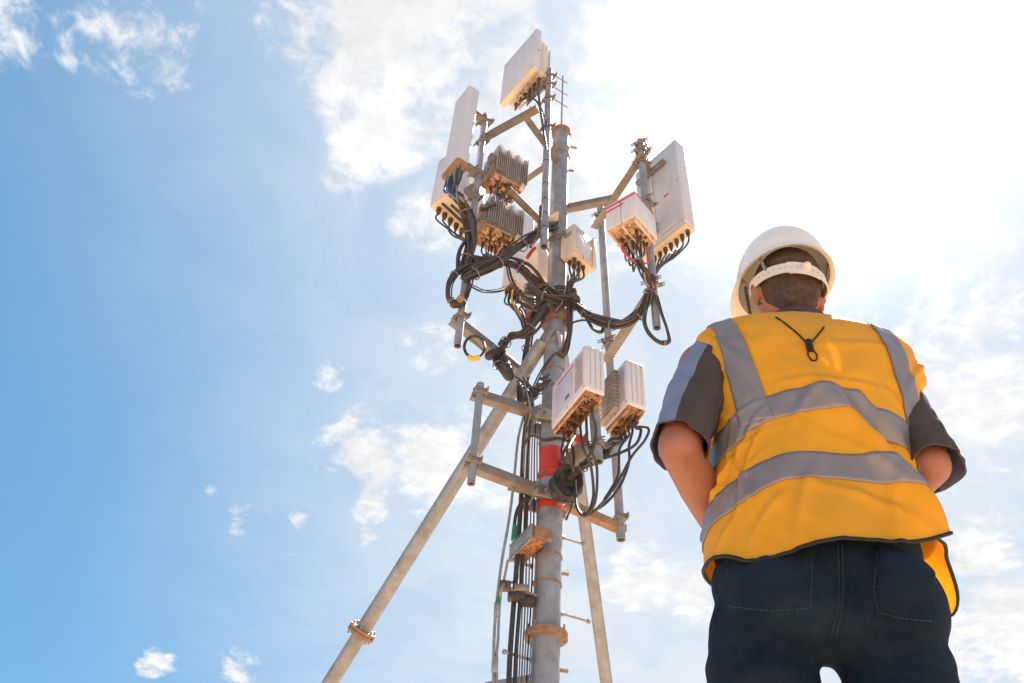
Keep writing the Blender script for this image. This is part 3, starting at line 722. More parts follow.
run('cable_loom', 'swag of black cables hung between mast flange and right antenna pipe', [(574,304,4.84),(586,314,4.75),(602,322,4.65),(620,325,4.55),(635,318,4.48),(645,305,4.43),(650,290,4.40),(650,278,4.40)], 8, .042, .012, ties=4)
run('cable_loom', 'small doubled loop dangling under the swag near the mast', [(577,306,4.8),(585,316,4.76),(592,328,4.74),(601,332,4.74),(602,326,4.74),(592,321,4.76),(580,320,4.8),(567,324,4.97)], 3, .014, .011)
run('cable_loom', 'thin cable loop hanging below the foot of the right antenna pipe', [(646,305,4.40),(644,320,4.40),(649,333,4.40),(660,342,4.40),(669,341,4.40),(667,328,4.40),(661,312,4.40),(656,296,4.40)], 4, .016, .008, ties=1)
run('cable_loom', 'cables running down the right flank of the mast below the flange', [(571,302,4.86),(570,318,4.88),(569,335,4.89),(565,350,4.9),(560,356,4.92)], 7, .030, .011)
run('cable_loom', 'heavy loom from the hub down left to the lower left bar', [(546,306,4.84),(536,322,4.86),(524,334,4.9),(510,338,4.9),(500,350,4.85),(497,360,4.85),(503,371,4.85),(509,374,4.88)], 10, .045, .012, ties=3)
run('cable_loom', 'loom dropping behind the left raking leg beside the mast', [(541,300,5.12),(534,318,5.12),(529,340,5.12),(526,362,5.12),(521,385,5.1),(522,405,5.05)], 9, .05, .011, ties=1)
run('cable_loom', 'tangle of small jumpers tied beside the mast over the upper outrigger arm', [(519,380,4.9),(527,388,4.85),(533,396,4.82),(538,392,4.82),(543,384,4.85),(548,378,4.86)], 7, .045, .008, ('black','grey','brown'), ties=2)
run('cable_loom', 'pale and dark jumpers hanging from that tangle to the riser cables', [(524,382,4.85),(528,398,4.83),(530,412,4.86),(527,425,4.95)], 6, .035, .007, ('grey','black','tie'))
run('cable_loom', 'pair of thin black cables looping across the mast top of the big radio box', [(530,396,4.88),(537,380,4.88),(545,366,4.88),(556,353,4.86),(565,354,4.88)], 2, .012, .007)
run('cable_loom', 'single thin loops crossing open sky left of the hub', [(470,284,4.66),(484,291,4.7),(502,290,4.9),(515,283,5.1)], 3, .03, .005)
run('cable_loom', 'dark drip loops under the hub left of the mast', [(508,265,4.76),(512,282,4.8),(523,296,4.84),(533,304,4.86)], 3, .022, .006)
run('cable_loom', 'cable arching over the red band to the riser cables', [(522,448,4.9),(531,436,4.82),(545,440,4.8),(560,438,4.8),(571,445,4.8),(573,462,4.78),(570,476,4.78)], 2, .010, .008)
run('cable_loom', 'black loom from the stubby pipe round to the taped coil', [(600,460,4.55),(588,464,4.6),(577,472,4.7),(570,480,4.75)], 5, .030, .011, ties=1)
run('cable_loom', 'short tail of cable poking out under the taped coil', [(577,488,4.78),(573,502,4.8),(566,520,4.82)], 1, .002, .007)
run('cable_loom', 'small drops under the junction box to the hub', [(568,276,4.8),(566,290,4.82),(563,302,4.84),(556,312,4.86)], 4, .025, .008, ('black','grey','brown'))
run('cable_loom', 'cable bunch strapped to the front pipe lower end', [(541,205,4.44),(540,222,4.46),(538,236,4.55),(530,248,4.62)], 3, .018, .009)
# big black feeders and grey riser cables beside the mast
t = thing('feeder_cable', at(515,600,4.95), 'two thick black feeder cables running down left of the mast', 'cables')
for dx, r in ((0, .016), (6, .012)):
    MB().tube(spline(px((530+dx*.6,392,5.06),(524+dx*.8,440,5.02),(521+dx,500,4.98),(517+dx,560,4.95),(514+dx,600,4.94),(510+dx,655,4.93),(507+dx,720,4.92))+[Vector((.12+dx*.004, 4.92, z_)) for z_ in (1.6, .8, 0)], 8), r, 10).build('cable', M['black'], t)
t = thing('riser_cables', at(524,600,4.98), 'set of thin grey and pale riser cables hanging straight beside the mast', 'cables')
for k in range(7):
    dx = k*3.2-6; mm = M[('grey','galv','tie','grey','black','grey','bluec')[k]]
    MB().tube(spline(px((532+dx*.6,400+4*k,5.0),(529+dx*.8,450,4.99),(527+dx,520,4.98),(525+dx*.9,600,4.97),(522+dx*.8,660,4.96),(520+dx*.8,725,4.95))+[Vector((.19+dx*.0045, 4.95, z_)) for z_ in (1.6, .8, 0)], 6), .0055, 6).build('cable', mm, t)
t = thing('riser_cables', at(497,600,4.8), 'pair of grey cables hanging clear of the mast at the far left with metal couplers', 'cables')
MB().tube(spline(px((524,415,4.92),(518,440,4.88),(514,480,4.85),(509,520,4.82),(502,560,4.8),(497,600,4.8),(494,640,4.8),(492,720,4.8))+[Vector((.01, 4.8, z_)) for z_ in (1.6, .8, 0)], 8), .009, 8).build('cable', M['grey'], t)
MB().tube(spline(px((508,560,4.8),(504,580,4.8),(500,600,4.8),(498,640,4.8),(496.5,660,4.8),(496,720,4.8))+[Vector((.035, 4.8, z_)) for z_ in (1.6, .8, 0)], 8), .008, 8).build('cable', M['grey'], t)
for (x, y) in ((497.2,609),(495,665)):
    MB().box(Fr(at(x, y, 4.8), 0), -.017, .019, -.016, .016, -.045, .045, .010).build('coupler', M['galv'], t)
for (x, y) in ((499.5,603),): MB().tube([at(x-1, y-5, 4.79), at(x-1.5, y+1, 4.79)], .012, 8).build('green_marker', M['green'], t)
t = thing('green_boot_cable', at(514,535,4.85), 'dark cable with green ended boot bending into the combiner box', 'cables')
MB().tube(spline(px((530,498,4.9),(524,500,4.86),(518,508,4.84),(515,520,4.83),(514,535,4.82)), 6), .011, 8).build('cable', M['black'], t)
MB().tube([at(515,526,4.83), at(513.5,540,4.82)], .017, 10).build('boot', M['green'], t)
# stand-off cable clamps
t = thing('cable_standoff', at(512,590,4.88), 'dark cable hanger block with metal clips across the feeder cables', 'cable hanger')
q = MB().box(LF(at(537,596,4.95), at(503,587,4.82)), 0, .24, -.009, .009, -.009, .009, .003); q.build('rail', M['galv2'], t)
MB().box(Fr(at(504,586,4.82), 0), -.04, .03, -.03, .03, -.025, .025, .006).build('block', M['conn'], t)
MB().box(Fr(at(516,596,4.9), 0), -.055, .05, -.04, .04, -.028, .028, .012).build('block', M['black'], t)
MB().box(Fr(at(527,601,4.93), 0), -.045, .045, -.035, .035, -.028, .028, .012).build('block', M['black'], t)
MB().box(Fr(at(519,588,4.86), 0), -.06, .03, -.02, .02, -.02, .02, .005).build('metal_clip', M['galv2'], t)
t = thing('cable_standoff', at(516,690,4.9), 'plain steel cable rail across the risers at the very bottom', 'cable hanger')
a = at(548,676,4.93); MB().box(LF(a, atz(500,684,a.z)), 0, .40, -.015, .015, -.02, .02, .003).build('rail', M['galv2'], t)
# coil with yellow tape
t = thing('cable_coil', at(474,347,4.62), 'ring shaped black cable coil with a yellow taped stretch, hanging under the lower left bar', 'cable coil')
def ringpts(x, y, rx, ry, Y, a0, a1, n, ph=0): return [at(x+rx*math.cos(R(a0+(a1-a0)*k/n)), y+ry*math.sin(R(a0+(a1-a0)*k/n)), Y) for k in range(n+1)]
for k in range(3): MB().tube(ringpts(474+.5*k, 347, 10.2, 11.2-.4*k, 4.62+.012*k, 0, 360, 40), .007, 8).build('coiled_cable', M['black'], t)
MB().tube(ringpts(474, 347.3, 10.4, 11.2, 4.63, 62, 122, 10), .019, 10).build('yellow_tape', M['yellow'], t)
MB().tube(px((470,338,4.63),(478,345,4.63),(483,351,4.63)), .003, 6).build('loose_cable', M['black'], t)
t = thing('cable_lug', at(491,354,4.7), 'black rubber lump fixed under the lower left bar', 'cable clamp')
lump('rubber_lump', [('c', at(489,356,4.78), at(494,352,4.8), .035, .03)], .008, M['black'], t)
MB().tube([at(491,352,4.82), at(494,346,4.9)], .012, 8).build('stud', M['galv2'], t)
t = thing('cable_lug', at(508,374,4.86), 'black rubber lump hanging beside the left raking leg', 'cable clamp')
lump('rubber_lump', [('c', at(505,368,4.86), at(509,376,4.86), .05, .04), ('c', at(504,360,4.86), at(506,368,4.86), .03, .045)], .008, M['black'], t)
MB().ring(at(506,368,4.86), (0,0,1), .056, .05, .012, 20).build('cable_tie', M['tie'], t)
t = thing('cable_lug', at(459,303,4.6), 'black rubber clamp with a pinkish steel end at the foot of the left cable loops', 'cable clamp')
lump('rubber_lump', [('c', at(454,304,4.6), at(462,303,4.62), .035, .035)], .008, M['black'], t)
MB().tube([at(461,298,4.55), at(460,299,4.50)], .026, 14).build('steel_end', M['rust'], t)
t = thing('cable_lug', at(574,297,4.8), 'brown knuckle shaped cable clamp right of the hub on the mast', 'cable clamp')
lump('rubber_lump', [('c', at(572,296,4.82), at(577,299,4.82), .03, .03), ('c', at(574,290,4.85), at(575,300,4.85), .022, .022)], .008, M['brown'], t)
MB().tube([at(578,303,4.8), at(583,305,4.8)], .007, 6).build('stud', M['galv2'], t)

# ------------------------------------------------------------------ the technician
PX, PY = .50, 1.22
yawH = R(5)     # head turned a little to the left
HS = .84
hc = Vector((.552, 1.245, 1.652))
def hp(x, y, z):  # head local: x right, y face forward, z up
    x *= HS; y *= HS; z *= HS
    return hc+Vector((x*math.cos(yawH)-y*math.sin(yawH), x*math.sin(yawH)+y*math.cos(yawH), z))
B = []
B += [('e', (.495,1.22,1.0), (.140,.090,.085), 0), ('e', (.505,1.22,1.06), (.130,.095,.14), 0), ('e', (.525,1.22,1.22), (.140,.105,.17), 0), ('e', (.538,1.22,1.36), (.155,.10,.11), 0),
      ('c', (.40,1.225,1.42), (.67,1.225,1.415), .046, .046), ('c', (.54,1.215,1.42), (.548,1.245,1.57), .060, .048), ('c', (.54,1.20,1.42), (.46,1.215,1.44), .05, .045), ('c', (.54,1.20,1.42), (.62,1.215,1.44), .05, .045)]
ARM = {}
for s, sh, el, wr in ((-1, (.354,1.215,1.430), (.280,1.150,1.188), (.410,1.355,1.125)), (1, (.690,1.215,1.420), (.683,1.150,1.190), (.605,1.365,1.160))):
    B += [('c', sh, el, .045, .035), ('c', el, Vector(el).lerp(Vector(wr), .35), .034, .035), ('c', Vector(el).lerp(Vector(wr), .35), wr, .035, .025)]
    ARM[s] = (Vector(sh), Vector(el), Vector(wr))
    w = Vector(wr); fw = Vector((-s*.62, .70, .10)).normalized(); dn = Vector((0,0,-1)); sd_ = fw.cross(dn).normalized()*(1)
    # palm
    pc = w+fw*.045; B += [('c', w+fw*.01, w+fw*.075+Vector((0,0,.018)), .024, .016), ('c', w+fw*.01, w+fw*.075+Vector((0,0,-.022)), .024, .015), ('c', w+fw*.02, w+fw*.08, .022, .015)]
    for k, ln in enumerate((.036,.041,.038,.030)):       # index .. little, curled slightly towards the belly
        z = .030-.0205*k; p0_ = w+fw*.078+Vector((0,0,z)); inw = Vector((-s*.35,-.94,-.05)).normalized()
        p1 = p0_+fw*ln+inw*.006; p2 = p1+(fw*.72+inw*.7).normalized()*ln*.72; p3 = p2+(fw*.2+inw).normalized()*ln*.6
        B += [('c', p0_, p1, .0095, .0088), ('c', p1, p2, .0088, .0080), ('c', p2, p3, .0080, .0070)]
    q0 = w+fw*.025+Vector((0,-.012,.020)); q1 = q0+fw*.030+Vector((0,-.012,.032)); q2 = q1+fw*.030+Vector((0,-.004,.014)); B += [('c', q0, q1, .013, .011), ('c', q1, q2, .011, .0085)]
for s, hip, kn, an in ((-1, (.405,1.235,.95), (.375,1.27,.51), (.365,1.235,.10)), (1, (.570,1.215,.95), (.600,1.21,.51), (.618,1.165,.10))):
    B += [('c', hip, kn, .064, .050), ('c', kn, Vector(kn).lerp(Vector(an), .35)-Vector((0,.012,0)), .052, .054), ('c', Vector(kn).lerp(Vector(an), .35)-Vector((0,.012,0)), an, .054, .036),
          ('c', (an[0],an[1]-.02,.05), (an[0]+s*.02,an[1]+.16,.04), .038, .030)]
B += [('e', hp(0,-.012,.035), (.063,.078,.078), yawH), ('e', hp(0,.028,-.035), (.048,.053,.060), yawH), ('e', hp(0,.05,-.085), (.027,.027,.019), yawH),
      ('c', hp(0,.086,.012), hp(0,.104,-.028), .008, .013), ('c', hp(-.018,.083,-.058), hp(.018,.083,-.058), .008, .008),
      ('e', hp(-.03,.074,.012), (.012,.010,.009), yawH), ('e', hp(.03,.074,.012), (.012,.010,.009), yawH), ('c', hp(-.035,.078,.030), hp(.035,.078,.030), .008, .008)]
for s in (-1, 1):
    B += [('c', hp(s*.076,-.004,.018), hp(s*.084,-.018,.008), .008, .010), ('c', hp(s*.083,-.016,.022), hp(s*.080,-.010,-.024), .010, .006)]
person = lump('person', B, .0052, M['skin'], None, 5)
person.data.transform(Matrix.Translation((-PX,-PY,0))); person.location = (PX, PY, 0)
tag(person, 'worker seen from behind in orange reflective vest, white hard hat and dark jeans', 'person')
# hair
lump('hair', [('e', hp(0,-.020,.040), (.0675,.081,.079), yawH), ('e', hp(0,-.042,-.010), (.051,.048,.046), yawH), ('c', hp(-.022,-.058,-.055), hp(.022,-.058,-.055), .020, .020)], .006, M['hair'], person, 4)
# jeans
J = [('e', (.484,1.215,.965), (.060,.105,.060), 0), ('c', (.44,1.20,.96), (.54,1.20,.96), .09, .09), ('e', (.494,1.22,.985), (.166,.116,.100), 0), ('e', (.498,1.22,1.05), (.158,.119,.09), 0), ('e', (.425,1.195,.945), (.092,.10,.085), 0), ('e', (.566,1.185,.945), (.090,.105,.085), 0)]
for s, hip, kn, an in ((-1, (.403,1.235,.93), (.372,1.27,.51), (.365,1.235,.10)), (1, (.569,1.215,.93), (.600,1.21,.51), (.618,1.165,.10))):
    J += [('c', hip, kn, .081 if s < 0 else .083, .067), ('c', kn, an, .068, .060), ('c', an, (an[0], an[1], .055), .062, .066)]
jeans = lump('jeans', J, .0055, M['jeans'], person, 7)
NRM = [v.normal.copy() for v in jeans.data.vertices]
for v, vn in zip(jeans.data.vertices, NRM):      # folds of the cloth
    p = v.co; n_ = noise.noise(Vector((p.x*5+p.z*4, p.y*5, p.z*13)))*.010 + noise.noise(Vector((p.x*7+p.z*9+3, p.y*7, p.z*30)))*.006*max(0, min(1, (.95-p.z)/.06)) + noise.noise(Vector((p.x*22, p.y*22, p.z*34)))*.0016
    sg_ = -.006*math.exp(-((p.x+.012)/.008)**2) if p.y < 0 and p.z > .88 else 0
    if vn.y < -.2 and p.z > .86:
        q_ = proj(p+Vector((PX, PY, 0)))
        for (x0, x1, y0, y1, sk) in ((727, 811, 540, 610, 0), (876, 936, 540, 620, 4)):
            if x0 < q_[0] < x1 and q_[1] < y1-sk*(q_[0] < x0+8): n_ += .0035
    v.co = p+vn*(n_+sg_)
jeans.data.update()
def bvh(ob):
    me = ob.data; loc = Vector((0,0,0)); q = ob
    while q is not None: loc += Vector(q.location); q = q.parent
    return BVHTree.FromPolygons([v.co+loc for v in me.vertices], [tuple(p.vertices) for p in me.polygons])
def onto(tree, x, y, off=.002):
    h = tree.ray_cast(CAMP, ray(x, y).normalized()); 
    return None if h[0] is None else h[0]-ray(x, y).normalized()*off
jt = bvh(jeans)
def seam(parent, pts, r, m, name, dash=False, tree=None, off=.001):
    P = []
    for a, b in zip(pts[:-1], pts[1:]):
        for k in range(8):
            p = onto(tree, a[0]+(b[0]-a[0])*k/8, a[1]+(b[1]-a[1])*k/8, off)
            if p is not None: P.append(p)
    if len(P) > 2:
        q = MB()
        if dash:
            for i in range(len(P)-1): q.tube([P[i], P[i].lerp(P[i+1], .7)], r, 5)
        else: q.tube(P, r, 6)
        q.build(name, M[m], parent)
seam(jeans, [(727,560),(727,600),(728,606),(770,611),(810,608),(812,570),(812,552)], .0011, 'stitch', 'pocket_stitching', True, jt)
seam(jeans, [(877,552),(874,590),(878,612),(900,618),(938,622)], .0011, 'stitch', 'pocket_stitching', True, jt)
seam(jeans, [(842,545),(843,575),(842,610),(835,640)], .0012, 'stitch', 'seat_seam', True, jt); seam(jeans, [(838,545),(839,575),(838,610),(830,640)], .0010, 'stitch', 'seat_seam', True, jt)
# boots
for s, an in ((-1, (.365,1.235)), (1, (.618,1.165))):
    b_ = lump('boot', [('c', (an[0],an[1]-.02,.055), (an[0]+s*.02,an[1]+.17,.050), .050, .044), ('c', (an[0],an[1],.06), (an[0],an[1],.15), .052, .050)], .008, M['boot'], person, 5)
    MB().box(LF((an[0],an[1]-.075,.012), (an[0]+s*.025,an[1]+.22,.012)), 0, .30, -.048, .048, -.011, .006, .008).build('sole', M['sole'], b_)

# shirt
shirt = lump('shirt', [('e', (.500,1.22,1.05), (.138,.096,.11), 0), ('e', (.515,1.22,1.16), (.145,.108,.15), 0), ('e', (.532,1.22,1.30), (.160,.115,.15), 0), ('c', (.402,1.22,1.415), (.655,1.22,1.41), .056, .056),
       ('c', (.54,1.205,1.42), (.45,1.215,1.435), .062, .058), ('c', (.54,1.205,1.42), (.63,1.215,1.43), .062, .058), ('c', (.541,1.212,1.43), (.542,1.218,1.478), .068, .064)], .008, M['shirt'], person, 6)
MB().pipe((.541,1.213,1.47), (.545,1.224,1.540), .070, .064, 32).build('collar', M['shirt'], shirt)
def sleeve(s):
    sh, el, wr = ARM[s]; top = sh+Vector((-s*.030, .0, .006)); end = sh.lerp(el, .99 if s < 0 else 1.06)
    q = MB(); nr, sg = 22, 60; d = (end-top).normalized(); x = d.cross(Vector((0,1,0))).normalized(); y = d.cross(x)
    vs = []
    for shell in (0, 1):
        for i in range(nr):
            t_ = i/(nr-1); c = top.lerp(end, t_)
            c = c + Vector((s*.006*math.sin(t_*math.pi), 0, .006*math.sin(t_*math.pi)))
            rr = .059-.011*min(1, t_*1.3)
            for k in range(sg):
                a = 2*math.pi*k/sg
                w = noise.noise(Vector((math.cos(a)*1.3+s*5, math.sin(a)*1.3, t_*4)))*.007*min(1, t_*2+.2)
                w += noise.noise(Vector((math.cos(a)*3+s*2, math.sin(a)*3+t_*2, t_*9)))*.0045*min(1, t_*2)
                if s > 0 and (x*math.cos(a)).x > 0: w += .007*t_**4*abs(math.cos(a))**3
                rx = rr*(1.0)+w-shell*.003; ry = rr*1.10+w-shell*.003
                vs.append(c+x*math.cos(a)*rx+y*math.sin(a)*ry)
    fs = []; ms = []
    for shell in (0, 1):
        for i in range(nr-1):
            for k in range(sg):
                o = shell*nr*sg; A = o+i*sg+k; Bq = o+i*sg+(k+1) % sg; fs.append((A, Bq, Bq+sg, A+sg))
                a_ = 2*math.pi*(k+.5)/sg; dv = x*math.cos(a_)+y*math.sin(a_)
                ms.append(1 if (dv.x*s > (.30 if s < 0 else .62)) else 0)
    for k in range(sg):
        A = (nr-1)*sg+k; Bq = (nr-1)*sg+(k+1) % sg; fs.append((A, Bq, nr*sg+Bq, nr*sg+A)); ms.append(0)
    q.v = vs; q.f = fs; q.m = ms
    return q.build('sleeve', [M['shirt'], M['spanel']], shirt, angle=60, recalc=False)
sleeve(-1); sleeve(1)

# vest: one surface r(u, z)
TAB = [(.96,.503,1.222,.177,.138,2.5),(1.08,.505,1.222,.172,.134,2.5),(1.20,.516,1.222,.168,.131,2.5),(1.32,.530,1.220,.190,.134,2.6),(1.40,.538,1.218,.204,.130,2.7),
       (1.445,.538,1.216,.204,.118,2.7),(1.475,.537,1.214,.196,.104,2.6),(1.495,.538,1.214,.168,.092,2.4),(1.511,.540,1.214,.125,.082,2.2),(1.522,.542,1.216,.082,.073,2.0)]
def tab(z):
    if z <= TAB[0][0]: return TAB[0][1:]
    for A, Bq in zip(TAB[:-1], TAB[1:]):
        if z <= Bq[0]:
            t_ = (z-A[0])/(Bq[0]-A[0]); t_ = t_*t_*(3-2*t_) if z > 1.32 and z < 1.40 else t_
            return tuple(a+(b-a)*t_ for a, b in zip(A[1:], Bq[1:]))
    return TAB[-1][1:]
def hem(u):   # height of the hem round the body; u = 0 back centre, +90 deg = right side
    s_ = math.sin(u); return 1.005-.034*math.exp(-((u-1.95)/.20)**2)+.055*max(0, min(1, (-u-.95)/.8))+.035*s_+.02*max(0, s_)**3-.012*math.cos(2*u)+.005*math.sin(5*u+1)
rc = random.Random(11)
CREASE = [(rc.uniform(-1.5, 1.5), rc.uniform(1.02, 1.46), rc.uniform(-1.2, 1.2), rc.uniform(.03, .09), rc.uniform(.004, .009), rc.uniform(.0025, .0055)) for _ in range(26)]
CREASE += [(-.9, 1.40, -.9, .07, .008, .006), (.95, 1.38, .9, .07, .008, .006), (-1.2, 1.16, .5, .10, .007, .006), (1.1, 1.13, -.6, .10, .008, .007), (-.3, 1.06, 1.3, .08, .008, .006), (.35, 1.05, 1.45, .07, .008, .006)]
def vest_pt(u, z, off=0.):
    cx, cy, a, b, n_ = tab(z)
    s_, c_ = math.sin(u), math.cos(u); e = 2/n_
    x = a*math.copysign(abs(s_)**e, s_); y = -b*math.copysign(abs(c_)**e, c_)
    nx, ny = x/(a*a), y/(b*b); l = math.hypot(nx, ny) or 1; nx /= l; ny /= l
    low = max(0., min(1., (1.30-z)/.30))
    d = 0.
    # broad soft folds: running down from the shoulder blades
    d += .010*low*math.sin(u*5+z*9)*(.5+.5*math.cos(u)) + .006*noise.noise(Vector((x*9+3, y*6, z*9-x*10)))+.0022*noise.noise(Vector((x*38, y*30, z*30+x*30)))
    # diagonal crease from between the shoulder blades down to the right hip
    if c_ > -.2:
        lx = x+cx; sdist = (lx-.512)*.78-(1.315-z)*.62*.75
        along = (1.36-z)/.30
        if 0 < along:
            w = min(1, along*1.6)*max(0, c_+.1)
            d += w*(.021*math.exp(-((sdist+.012)/.024)**2)-.019*math.exp(-((sdist-.016)/.016)**2))
    X_, Z_ = u*.17, z
    for (cu_, cz_, ca, cl, cw, amp) in CREASE:
        ex = X_-cu_*.17; ez = Z_-cz_
        if abs(ex) > .16 or abs(ez) > .16: continue
        al = ex*math.cos(ca)+ez*math.sin(ca); ac = -ex*math.sin(ca)+ez*math.cos(ca)+al*al*1.2
        d += amp*math.exp(-(al/cl)**2)*(math.exp(-(ac/cw)**2)-.55*math.exp(-((ac-cw*1.7)/(cw*1.4))**2))
    # right front panel swings out from the hip
    fl = math.exp(-((u-1.80)/.36)**2)*max(0, min(1, (1.17-z)/.17))**1.5
    d += .128*fl
    d += off
    return Vector((cx+x+nx*d, cy+y+ny*d, z))
ZT = 1.522
def vgrid(fn, nu, nv, name, m, parent, thick=.0022, keep=None, mat2=None):
    q = MB(); vs = [[None]*(nv+1) for _ in range(nu+1)]
    for i in range(nu+1):
        for j in range(nv+1): vs[i][j] = len(q.v); q.v.append(fn(i/nu, j/nv))
    for i in range(nu):
        for j in range(nv):
            if keep is None or keep((i+.5)/nu, (j+.5)/nv): q.f.append((vs[i][j], vs[i+1][j], vs[i+1][j+1], vs[i][j+1])); q.m.append(0)
    ob = q.build(name, m, parent, angle=75, recalc=False)
    bm = bmesh.new(); bm.from_mesh(ob.data); bmesh.ops.delete(bm, geom=[v for v in bm.verts if not v.link_faces], context='VERTS'); bm.to_mesh(ob.data); bm.free()
    if thick:
        md = ob.modifiers.new('thickness', 'SOLIDIFY'); md.thickness = thick; md.offset = -1
    return ob
UG = .10
def uv2(u_, v_):
    u = -math.pi+UG+(2*math.pi-2*UG)*u_; h = hem(u); return u, h+(ZT-h)*v_
def hole(u, z):   # armhole
    for s in (-1, 1):
        du = (u-s*1.70)/.47; dz = (z-1.340)/.124
        if du*du+dz*dz < 1: return True
    return False
vest = vgrid(lambda a, b: vest_pt(*uv2(a, b)), 260, 150, 'vest', M['vest'], person, .0016, keep=lambda a, b: not hole(*uv2(a, b)))
# piping on the hem and the armholes
q = MB().tube([vest_pt(*uv2(k/200, 0), .001) for k in range(201)], .0030, 8); q.build('hem_piping', M['pipe'], vest)
for e in (0, 1): MB().tube([vest_pt(*uv2(e, k/50), .001) for k in range(44)], .0030, 8).build('front_piping', M['pipe'], vest)
def hband(z0, z1, name='reflective_band'):
    def fn(a, b):
        u = -math.pi+UG+(2*math.pi-2*UG)*a; zc = z0(u)+(z1(u)-z0(u))*b; return vest_pt(u, zc, .0022)
    def kp(a, b):
        u = -math.pi+UG+(2*math.pi-2*UG)*a; z = z0(u)+(z1(u)-z0(u))*b; return not hole(u, z)
    return vgrid(fn, 260, 8, name, M['band'], vest, .0012, keep=kp)
def crease_shift(u): return 0
def zb1(u): return 1.238-.050*min(1, abs(math.sin(u-.05))**1.5)-.030*max(0, min(1, (u-.16)/.16))+(.016*math.sin(u) if u > 0 else 0)
def zb2(u): return 1.108-.022*min(1, abs(math.sin(u))**1.5)+.014*math.sin(u)
hband(zb1, lambda u: zb1(u)+.050)
hband(zb2, lambda u: zb2(u)+.050)
def u_of_x(x, z):
    cx, cy, a, b, n_ = tab(z); w = max(-.999, min(.999, (x-cx)/a)); return math.asin(math.copysign(abs(w)**(n_/2), w))
def vband(xa, xb, zlo, front=False):
    """shoulder stripe; xa, xb give its two edges as x at the top and at the bottom"""
    def fn(a, b):
        z = zlo+(1.487-zlo)*b; t_ = (1.487-z)/(1.487-1.25)
        x = (xa[0]+(xa[1]-xa[0])*t_)*(1-a)+(xb[0]+(xb[1]-xb[0])*t_)*a
        u = u_of_x(x, z); u = (math.pi-u if u > 0 else -math.pi-u) if front else u
        return vest_pt(u, z, .0032)
    return vgrid(fn, 12, 60, 'shoulder_band', M['band'], vest, .0012)
vband((.358,.376), (.390,.422), 1.222); vband((.640,.650), (.676,.690), 1.13)
vband((.398,.398), (.430,.430), 1.236, True); vband((.645,.655), (.677,.688), 1.236, True)

# lanyard
vt = bvh(vest)
ly = MB().tube(spline([onto(vt, *p, .003) for p in ((776,317),(786,324),(797,333),(806,342))], 6), .0016, 8); ly.build('lanyard_cord', M['pipe'], person)
MB().tube(spline([onto(vt, *p, .003) for p in ((824,327),(821,331),(816,337),(811,343))], 6), .0016, 8).build('lanyard_cord', M['pipe'], person)
MB().tube([onto(vt, 808.5, 341, .006), onto(vt, 810.5, 350, .006)], .006, 10).build('lanyard_toggle', M['pipe'], person)
MB().tube(spline([onto(vt, *p, .004) for p in ((810,349),(808,354),(812,360),(816,360),(817,355),(812,349))], 6), .0014, 8).build('lanyard_loop', M['pipe'], person)
# wrist watch on the left wrist
sh, el, wr = ARM[-1]; d = (wr-el).normalized()
wt = MB().ring(wr-d*.03, d, .0335, .0295, .020, 24).build('wrist_watch', M['watch'], person)
MB().tube([wr-d*.03+Vector((-.030,-.012,.004)), wr-d*.03+Vector((-.043,-.016,.006))], .018, 20).build('watch_case', M['watch'], wt)

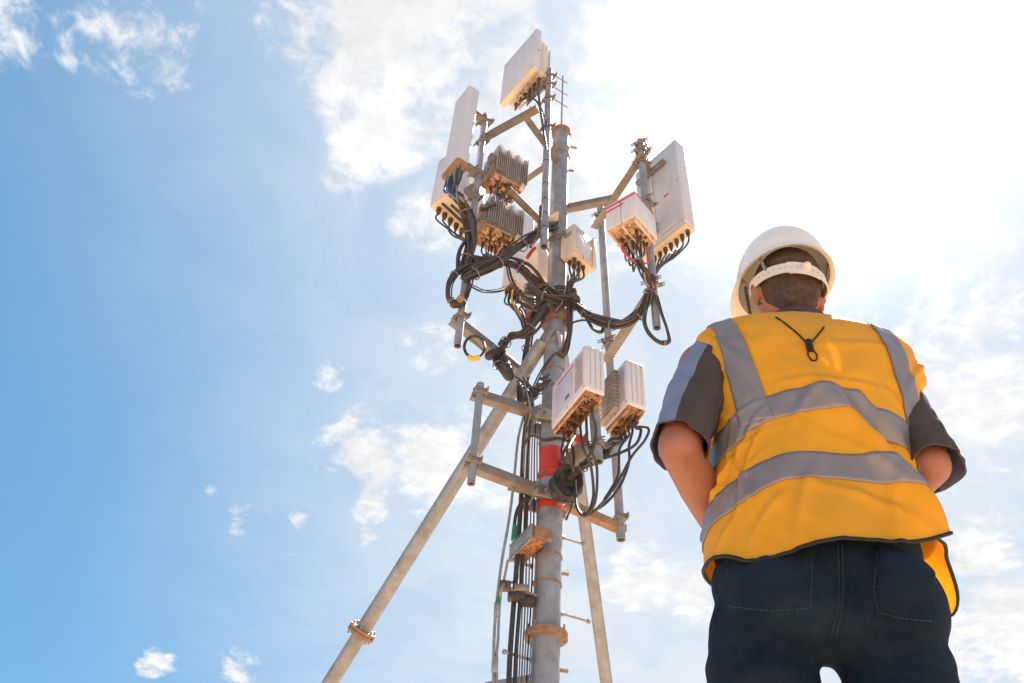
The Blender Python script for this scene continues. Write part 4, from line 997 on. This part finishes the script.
# hard hat
def hat():
    c = hc+Vector((0, 0, .060*HS)); q = MB(); nr, sg = 26, 72; tl = R(2)
    def P(ph, a, k=1.):    # ph 0 rim .. 90 top
        x = .0915*math.cos(ph)**.9*math.sin(a); y = .114*math.cos(ph)**.9*math.cos(a)-.004; z = .128*math.sin(ph)**.92
        rid = 1+.020*math.exp(-(x/.016)**2)*math.sin(ph)
        v = Vector((x*k, y*k, z*k*rid)); v = Vector((v.x, v.y*math.cos(tl)-v.z*math.sin(tl), v.y*math.sin(tl)+v.z*math.cos(tl)))
        return c+Vector((v.x*math.cos(yawH)-v.y*math.sin(yawH), v.x*math.sin(yawH)+v.y*math.cos(yawH), v.z))
    def rim(a, e, dz):
        pk = max(0, math.cos(a))**2.2*.034+.007; x = (.0915+e*pk)*math.sin(a); y = (.114+e*pk)*math.cos(a)-.004; z = dz-e*pk*.30
        v = Vector((x, y*math.cos(tl)-z*math.sin(tl), y*math.sin(tl)+z*math.cos(tl)))
        return c+Vector((v.x*math.cos(yawH)-v.y*math.sin(yawH), v.x*math.sin(yawH)+v.y*math.cos(yawH), v.z))
    rows = []
    for e in (.0,): pass
    rows = [[rim(2*math.pi*k/sg, 1.0, .0) for k in range(sg)], [rim(2*math.pi*k/sg, .3, .004) for k in range(sg)]]
    for i in range(1, nr): rows.append([P(math.pi/2*.985*i/(nr-1), 2*math.pi*k/sg) for k in range(sg)])
    outer = len(rows)
    inner = [[P(math.pi/2*.985*i/(nr-1), 2*math.pi*k/sg, .972) for k in range(sg)] for i in range(nr-1, -1, -1)]
    inner.append([rim(2*math.pi*k/sg, .3, -.003) for k in range(sg)]); inner.append([rim(2*math.pi*k/sg, 1.0, -.0035) for k in range(sg)])
    allr = rows+inner
    for r_ in allr: q.v += r_
    n_ = len(allr)
    for i in range(n_-1):
        if i == outer-1:
            q.f.append(tuple(i*sg+k for k in range(sg))); q.m.append(0); q.f.append(tuple((i+1)*sg+k for k in range(sg-1,-1,-1))); q.m.append(0); continue
        for k in range(sg): A = i*sg+k; Bq = i*sg+(k+1) % sg; q.f.append((A, Bq, Bq+sg, A+sg)); q.m.append(0)
    for k in range(sg): A = (n_-1)*sg+k; Bq = (n_-1)*sg+(k+1) % sg; q.f.append((A, Bq, (k+1) % sg, k)); q.m.append(0)
    h = q.build('hard_hat', M['hat'], person, angle=50)
    # ratchet headband round the back of the head
    q = MB(); sg2 = 60; hb = .030
    def bp(t_, e, w_):   # from the left temple over the back to the right
        a = R(78)+t_*R(204); x = (.086+e)*math.sin(a); y = (.106+e)*math.cos(a)-.012; bk = max(0, -math.cos(a)); z = .028-.036*bk-.010*math.sin(a)*bk+w_
        return hp(x, y, z)
    for i in range(sg2+1):
        t_ = i/sg2; wv = hb*(1.0 if abs(t_-.5) > .12 else 1.25)
        for (e, w_) in ((0, -wv/2), (.0028, -wv/2), (.0028, wv/2), (0, wv/2)): q.v.append(bp(t_, e, w_))
    for i in range(sg2):
        for k in range(4): A = i*4+k; Bq = i*4+(k+1) % 4; q.f.append((A, Bq, Bq+4, A+4)); q.m.append(0)
    q.f += [(0,1,2,3), (sg2*4+3, sg2*4+2, sg2*4+1, sg2*4)]; q.m += [0,0]
    q.build('headband', M['strap'], h, angle=40)
    q = MB()
    for k in range(18):
        t_ = .16+.68*k/17; a_ = bp(t_, .0022, 0); b_ = bp(t_, .0034, 0); q.tube([a_, b_], .0019, 8)
    q.build_each('adjustment_hole', M['fin'], h)
    lump('ratchet_knob', [('c', bp(.5, .004, 0), bp(.5, .011, 0), .010, .009)], .003, M['strap'], h, 2)
    for t_, s_ in ((.02,-1),(.98,1),(.22,-1),(.78,1)):
        a = bp(t_, .001, .008); ang = R(78)+t_*R(204); b = P(.12, ang, .968)
        fr = LF(a, b, (0,1,.1)); MB().box(fr, 0, fr.L, -.001, .001, -.0045, .0045).build('suspension_strap', M['arm'], h)
    # chin strap hangs in front of each ear
    for s_ in (-1, 1):
        P_ = [hp(s_*.092,.012,.050), hp(s_*.090,.018,.0), hp(s_*.078,.034,-.055), hp(s_*.045,.055,-.105), hp(0,.070,-.118)]
        MB().tube(spline(P_, 8), .0035, 8).build('chin_strap', M['shirt'], h)
hat()
